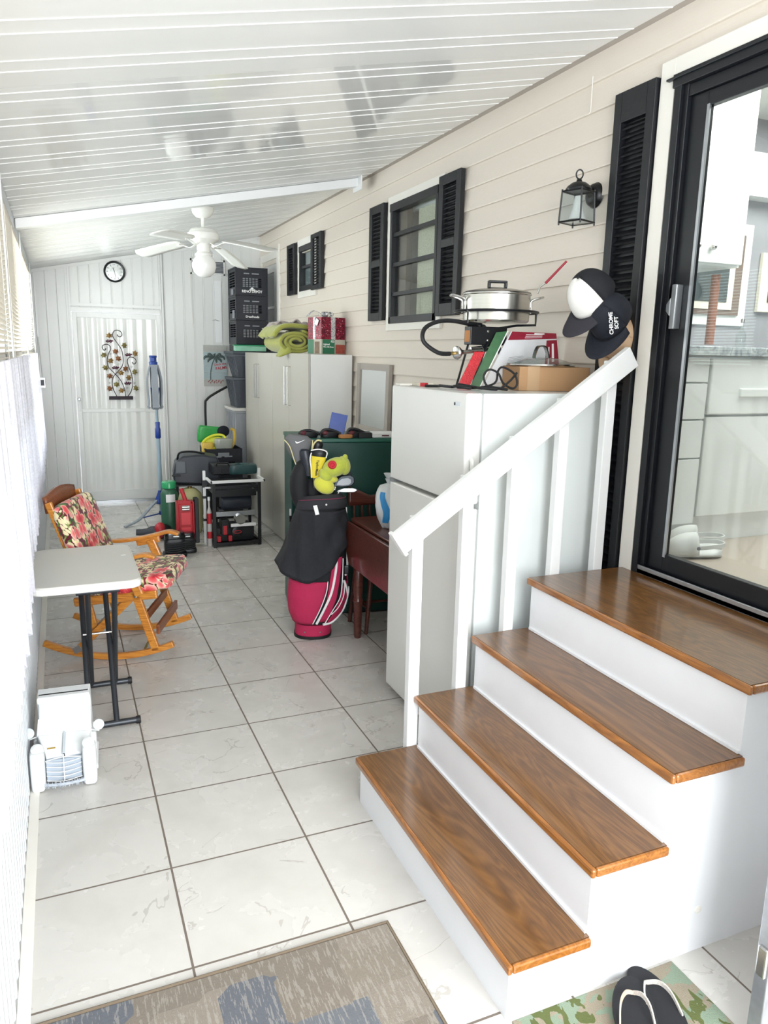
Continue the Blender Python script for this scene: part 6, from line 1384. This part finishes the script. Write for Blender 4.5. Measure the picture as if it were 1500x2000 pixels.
for i, (hx, hy, hz, tx, lab) in enumerate(((0.165, -0.02, 0.925, 0.5, 'black iron golf club with large curved head, topmost at the right of the bag'), (0.180, -0.05, 0.888, 0.2, 'silver edged iron golf club, lowest at the right of the bag'), (0.150, 0.02, 0.948, 0.8, 'dark iron golf club partly behind the others at the right of the bag'))):
    r_ = thing('golf_club', lab, 'golf club', tuple(L(0.1, 0, 0.8)), group='iron clubs at the right of the bag')
    build('shaft', MB().cyl(L(0.095 + 0.015*i, 0.0 - 0.02*i, 0.80), L(hx - 0.045, hy, hz - 0.045), 0.005).cyl(L(hx - 0.045, hy, hz - 0.045), L(hx - 0.035, hy, hz - 0.010), 0.0075), m_steel, r_, world=True)
    pts = [(-0.050, -0.028), (-0.040, 0.004), (-0.008, 0.034), (0.042, 0.044), (0.066, 0.030), (0.070, 0.0), (0.052, -0.020), (0.0, -0.030)]
    if i == 1: pts = [(x*1.0, y*0.42 - 0.005) for x, y in pts]
    mm = Matrix.Translation(L(hx, hy, hz)) @ Euler((pi/2 - tx*0.5, 0.05, BR)).to_matrix().to_4x4()
    build('club_head', MB().prism(pts, 0.016, mm), M('iron_dark', '2c3035', 0.3, 0.7) if i != 1 else M('iron_grey', '7d8084', 0.25, 0.9), r_, world=True, bevel=0.004)
    if i == 0: build('face_panel', MB().prism([(x*0.68 + 0.002, y*0.6) for x, y in pts], 0.002, Matrix.Translation(L(hx, hy - 0.010, hz + 0.0)) @ Euler((pi/2 - tx*0.5, 0.05, BR)).to_matrix().to_4x4() @ Matrix.Translation((0, 0, 0.010))), M('iron_mid', '6a6d70', 0.35, 0.7), r_, world=True)

# ------------------------------------------------------------ green chest, mirror, things on it
m_grn = M('green_laminate', '14443c', 0.4, var=0.06)
GR = radians(-10)
root = thing('green_chest', 'tall dark green panelled chest behind the golf bag', 'chest', (1.035, 2.60, 0), GR)
build('body', MB().box(0.0, 0.74, 0.0, 0.44, 0.012, 1.115), m_grn, root, bevel=0.004)
build('top', MB().box(-0.006, 0.746, -0.010, 0.45, 1.115, 1.138), M('green_edge', '1c5b4c', 0.4), root, bevel=0.004)
build('base', MB().box(0.02, 0.72, 0.02, 0.42, 0.0, 0.012), m_blk, root)
bk = build('strap_clip', MB().box(-0.014, 0.0, 0.0, 0.025, 0.62, 0.66), m_blk, root, bevel=0.003)
build('clip_tab', MB().box(-0.012, -0.002, 0.004, 0.022, 0.66, 0.70), m_print_w, bk)
G = lambda x, y, z: Matrix.Translation((1.035, 2.60, 0)) @ Euler((0, 0, GR)).to_matrix().to_4x4() @ Vector((x, y, z))
def onchest(name, label, cat): return thing(name, label, cat, tuple(G(0.3, 0.1, 1.138)), GR)
root = onchest('binder', 'blue binder standing upright on the green chest', 'binder')
mm = Matrix.Translation(G(0.305, 0.20, 1.143)) @ Euler((-0.22, 0.20, GR - 0.15)).to_matrix().to_4x4()
build('cover', MB().box(-0.052, 0.052, 0.0, 0.012, 0.0, 0.135, mm), M('binder_blue', '1142a0', 0.35, var=0.04), root, world=True, bevel=0.002)
m_mar = M('maroon_grip', '5a1a26', 0.5)
for i, (x, lab) in enumerate(((0.10, 'black and maroon glove-like tool at the left end of the green chest'), (0.235, 'black and red tool with arched handle on the green chest'), (0.40, 'black and red tool with short handle near the white case'))):
    root = onchest('hand_tool', lab, 'tool')
    build('tool_body', MB().cushion(0.12, 0.06, 0.038, Matrix.Translation(G(x + 0.01, 0.06, 1.158)), e=3), m_blk, root, world=True, smooth=True)
    build('grip', MB().tube([G(x - 0.05, 0.05, 1.150), G(x - 0.035, 0.05, 1.172 + 0.008*i), G(x, 0.05, 1.182 + 0.004*i), G(x + 0.04, 0.05, 1.176), G(x + 0.075, 0.05, 1.160)], 0.011, smooth=4), m_blk, root, world=True, smooth=True)
    build('red_knob', MB().sphere(tuple(G(x - 0.02, 0.035, 1.168)), 0.018, (1.2, 0.7, 0.8)), m_mar, root, world=True, smooth=True)
tag(build('leather_pouch', MB().cushion(0.09, 0.05, 0.022, Matrix.Translation(G(0.335, 0.015, 1.150)), e=3), M('tan_leather', 'a9743f', 0.6), smooth=True), 'tan leather piece among the tools on the green chest', 'pouch')
root = onchest('black_case', 'black flat box with white print on the green chest', 'box')
build('case_body', MB().box(0.42, 0.50, 0.01, 0.10, 1.1385, 1.172, Matrix.Translation((1.035, 2.60, 0)) @ Euler((0, 0, GR)).to_matrix().to_4x4()), m_blk, root, world=True, bevel=0.002)
root = onchest('white_case', 'flat white case with rounded end on the green chest under the mirror', 'case')
build('case_body', MB().box(0.505, 0.655, 0.01, 0.12, 1.1385, 1.172, Matrix.Translation((1.035, 2.60, 0)) @ Euler((0, 0, GR)).to_matrix().to_4x4()), m_white, root, world=True, bevel=0.008)
build('slot', MB().box(0.565, 0.61, 0.005, 0.02, 1.150, 1.158, Matrix.Translation((1.035, 2.60, 0)) @ Euler((0, 0, GR)).to_matrix().to_4x4()), m_mar, root, world=True)
# mirror
t = NT('mirror_silver'); t.col('e8ecec'); t.set(Roughness=0.02, Metallic=1.0); v = t.coord(); m_mir = t.m
t.l(t.mix(t.noise(v, 2, 1), 'e4e9e9', 'edf0f0'), t.b.inputs['Base Color'])
root = thing('framed_mirror', 'tall grey wood framed mirror leaning on the siding beside the cabinet', 'mirror', (1.85, 3.33, 0))
m_mf = M('weathered_grey_wood', 'a8a098', 0.6, var=0.12)
lean = lambda z: 1.845 + 0.03*(z - 0.2)/1.4
def mbox(y0, y1, z0, z1, d0, d1):
    vs = []
    for dd in (d0, d1):
        for (y, z) in ((y0, z0), (y1, z0), (y1, z1), (y0, z1)): vs.append((lean(z) - dd, y, z))
    return MB().add(vs, [(0, 1, 2, 3), (7, 6, 5, 4), (0, 4, 5, 1), (1, 5, 6, 2), (2, 6, 7, 3), (3, 7, 4, 0)])
for y0, y1 in ((3.03, 3.085), (3.59, 3.645)): build('stile', mbox(y0, y1, 0.0, 1.580, -0.012, 0.016), m_mf, root, world=True, bevel=0.002)
for z0, z1 in ((1.535, 1.580), (1.090, 1.125), (0.05, 0.10)): build('rail', mbox(3.085, 3.59, z0, z1, -0.012, 0.014), m_mf, root, world=True, bevel=0.002)
build('mirror_glass', mbox(3.085, 3.59, 1.125, 1.535, 0.002, 0.006), m_mir, root, world=True)
build('backboard', mbox(3.085, 3.59, 0.10, 1.090, -0.004, 0.0), m_trimw, root, world=True)

# ------------------------------------------------------------ dark wooden table, chair and bag
m_mah = wood_mat('mahogany_stain', ('3a1a14', '56281e', '66342a'), rough=0.3, coat=0.4, along='x')
root = thing('drop_leaf_table', 'dark reddish brown drop-leaf table between golf bag and refrigerator', 'table', (1.5, 1.82, 0))
build('tabletop', MB().prism(rr(1.262, 1.86, 1.44, 2.19, 0.03), 0.020, Matrix.Translation((0, 0, 0.700))), m_mah, root, world=True, bevel=0.006)
pts = [(1.43, 0.705), (2.17, 0.705), (2.18, 0.62), (2.175, 0.52), (2.13, 0.455), (1.43, 0.445)]
mb = MB(); mb.add([(1.238, y, z) for y, z in pts] + [(1.256, y, z) for y, z in pts], [tuple(range(6)), tuple(range(6, 12))[::-1]] + [(i, (i+1) % 6, 6 + (i+1) % 6, 6 + i) for i in range(6)])
build('drop_leaf', mb, m_mah, root, world=True, bevel=0.005)
build('apron', MB().box(1.30, 1.84, 1.48, 1.50, 0.60, 0.70).box(1.30, 1.84, 2.13, 2.15, 0.60, 0.70), m_mah, root, world=True)
for x, y in ((1.30, 2.13), (1.80, 2.13), (1.30, 1.50), (1.80, 1.50)):
    build('leg', MB().lathe([(0.018, 0), (0.022, 0.02), (0.026, 0.22), (0.030, 0.23), (0.024, 0.245), (0.028, 0.30), (0.030, 0.42), (0.024, 0.435), (0.031, 0.45), (0.024, 0.465), (0.031, 0.48), (0.026, 0.50), (0.030, 0.52), (0.030, 0.70)], (x, y, 0), 20), m_mah, root, world=True, smooth=40)
root = thing('wooden_chair', 'dark brown wooden chair pushed in behind the drop-leaf table', 'chair', (1.50, 2.22, 0))
sx0, sx1, sy0, sy1 = 1.34, 1.66, 2.08, 2.38
build('seat', MB().prism(rr(sx0, sx1, sy0 - 0.0, sy1, 0.05), 0.028, Matrix.Translation((0, 0, 0.41))), m_mah, root, world=True, bevel=0.008)
for (a, b, c_, d_) in ((1.40, 2.17, 1.368, 2.165), (1.62, 2.12, 1.65, 2.10), (1.38, 2.36, 1.35, 2.40), (1.62, 2.36, 1.65, 2.40)):
    build('leg', MB().cyl((c_, d_, 0.0), (a, b, 0.415), 0.012, 0.016), m_mah, root, world=True, smooth=40)
build('stretcher', MB().cyl((1.38, 2.17, 0.16), (1.36, 2.39, 0.16), 0.008).cyl((1.64, 2.11, 0.16), (1.64, 2.39, 0.16), 0.008).cyl((1.37, 2.28, 0.16), (1.64, 2.26, 0.16), 0.008), m_mah, root, world=True)
for x in (1.37, 1.42, 1.47, 1.52, 1.57, 1.62): build('spindle', MB().cyl((x, 2.36, 0.43), (x, 2.40, 0.76), 0.007), m_mah, root, world=True)
def crest(u, v):
    x = 1.335 + 0.32*u; return (x, 2.40 + 0.006*v, 0.745 + v*(0.085 + 0.028*cos(2*pi*u)*1.0))
build('crest_rail', MB().grid(crest, 24, 4), m_mah, root, world=True, solid=0.018, smooth=60)
m_bagp = sheer('plastic_film', 'd5dbe0', 0.12, 0.25); m_bagb = M('print_blue', '2f8fd0', 0.4)
root = thing('plastic_bag', 'knotted white plastic bag with blue print standing on the dark table', 'bag', (1.385, 1.90, 0.721))
def bagf(th, z):
    f = z/0.27; r = 0.085*(sin(pi*min(1, 0.12 + f*0.78))**0.7) if f < 0.9 else 0.020 + 0.014*(f-0.9)*10
    r *= 1 + 0.05*sin(5*th + 9*f) + 0.025*sin(11*th - 5*f)
    return Vector((1.385 + r*cos(th), 1.88 + r*0.9*sin(th), 0.7215 + z))
build('bag_body', MB().rings([[bagf(2*pi*i/44, 0.27*k/22) for i in range(44)] for k in range(23)]), M('plastic_white', 'd3d8db', 0.3, var=0.08, nscale=20, bump=0.4, bscale=25), root, world=True, smooth=60)
def stripe(u, v):
    z = 0.035 + 0.17*v; th = radians(-152 + 30*u + 12*sin(v*5)); p = bagf(th, z); c = Vector((1.385, 1.88, p.z)); return c + (p - c)*1.02
build('blue_print', MB().grid(stripe, 8, 16), m_bagb, root, world=True, smooth=60)
build('knot_ears', MB().grid(lambda u, v: (1.375 + 0.05*(u-.5)*(0.4 + v), 1.88 + 0.01*sin(6*u), 0.985 + 0.04*v), 6, 4).grid(lambda u, v: (1.395 + 0.035*(u-.5)*(0.4 + v) + 0.02*v, 1.875, 0.985 + 0.03*v), 6, 4), M('plastic_white', 'd3d8db'), root, world=True, smooth=60, solid=0.001)

# ------------------------------------------------------------ rugs, flip-flops
t = NT('patchwork_rug'); v = t.coord(); 
ck = t.n('ShaderNodeTexVoronoi', distance='CHEBYCHEV'); ck.inputs['Scale'].default_value = 6.0; ck.inputs['Randomness'].default_value = 0.45
t.l(t.coord((0.95, 1.15, 0)), ck.inputs['Vector'])
sc_ = t.n('ShaderNodeSeparateColor'); t.l(ck.outputs['Color'], sc_.inputs[0])
pc = t.ramp(sc_.outputs[0], [(0.0, '8c8275'), (0.30, '6c7078'), (0.5, '958b7d'), (0.66, '74787e'), (0.82, '9b9184')], 'CONSTANT')
fn_ = t.noise(t.coord((1, 1, 1)), 120, 5, 0.85); wn = t.noise(t.coord((120, 14, 1)), 1.0, 3, 0.7)
pc2 = t.mix(t.math('MULTIPLY', t.math('GREATER_THAN', wn, 0.55), 0.35), pc, 'c9c3b8'); pc3 = t.mix(t.math('MULTIPLY', fn_, 0.5), pc2, '3e3d40')
t.l(pc3, t.b.inputs['Base Color']); t.set(Roughness=0.95); t.bump(fn_, 0.8, 0.004); m_rug = t.m
root = thing('area_rug', 'grey, blue and tan patchwork rug on the floor at the foot of the steps', 'rug', (0.08, -0.5, 0))
build('pile', MB().box(-0.392, 0.552, -1.30, -0.052, 0.0, 0.009), m_rug, root, world=True, bevel=0.003)
build('bound_edge', MB().tube([(-0.395, -0.047, 0.006), (0.556, -0.047, 0.006), (0.556, -1.30, 0.006)], 0.006), M('rug_binding', '6f6252', 0.9, bump=0.5), root, world=True, smooth=True)
t = NT('leafy_mat'); v = t.coord(); f1 = t.noise(t.coord((7, 12, 1)), 0.9, 3, 0.6, 1.0); f2 = t.noise(t.coord((10, 6, 1)), 1.1, 3, 0.6, 1.2)
c = t.mix(t.math('GREATER_THAN', f1, 0.50), '938977', '82937f'); c = t.mix(t.math('GREATER_THAN', f2, 0.56), c, '56602f')
g_ = t.noise(v, 260, 2, 0.7); c = t.mix(t.math('MULTIPLY', g_, 0.35), c, '3c3a2e'); t.l(c, t.b.inputs['Base Color']); t.set(Roughness=0.95); t.bump(g_, 0.7, 0.004)
tag(build('door_mat', MB().box(0.715, 1.238, -1.02, -0.475, 0.0, 0.008), t.m, bevel=0.003), 'beige doormat with green leaves beside the steps, under the flip-flops', 'mat')
m_foam = M('foam_black', '15161b', 0.85, var=0.15, bump=0.2); m_bead = M('beaded_strap', 'c9c3bb', 0.3, 0.2, var=0.35, nscale=220, bump=0.8, bscale=260); m_str = M('strap_beige', 'c9ad98', 0.6)
def flip(label, loc, rz, mirror):
    root = thing('flip_flop', label, 'sandal', loc, rz, None)
    P = []
    for k in range(40):
        a = 2*pi*k/40; y = 0.138*sin(a); x = 0.053*cos(a)*(1.0 + 0.14*sin(a)) + mirror*0.008*sin(a)**2 * (1 if y > 0 else 0)
        P.append((x, y))
    build('sole', MB().prism(P, 0.016), m_foam, root, bevel=0.004)
    build('strap', MB().ribbon([(-0.043, -0.03, 0.016), (-0.036, 0.02, 0.036), (-0.018, 0.058, 0.034), (0.004*mirror, 0.078, 0.018)], 0.010, 0.004, (0, 0.4, 1), smooth=5), m_str if mirror > 0 else m_bead, root, smooth=True)
    build('strap', MB().ribbon([(0.043, -0.03, 0.016), (0.036, 0.02, 0.036), (0.022, 0.058, 0.034), (0.004*mirror, 0.078, 0.018)], 0.011, 0.004, (0, 0.4, 1), smooth=5), m_bead, root, smooth=True)
    return root
flip('black flip-flop with beaded strap, the one on top and nearer the stairs corner', (0.990, -0.612, 0.024), radians(-32), 1)
flip('black flip-flop with beaded strap, lying half under the other one at its right', (1.085, -0.598, 0.008), radians(-16), -1)

# ------------------------------------------------------------ open entry door edge at the near right
m_scuff = M('scuffed_aluminium', 'a9acb2', 0.35, 0.7, var=0.25, nscale=30)
root = thing('door_4', 'edge of a white framed entry door with metal strip at the lower right', 'door', (1.3, -0.75, 0)); root['kind'] = 'structure'
build('door_leaf', MB().box(1.235, 2.05, -0.775, -0.745, 0.0, 2.05), m_white, root, world=True, bevel=0.003)
build('edge_strip', MB().box(1.215, 1.235, -0.780, -0.742, 0.0, 2.05), m_scuff, root, world=True, bevel=0.003)
build('strike_plate', MB().box(1.205, 1.222, -0.776, -0.750, 0.22, 0.30), m_steel, root, world=True, bevel=0.004)
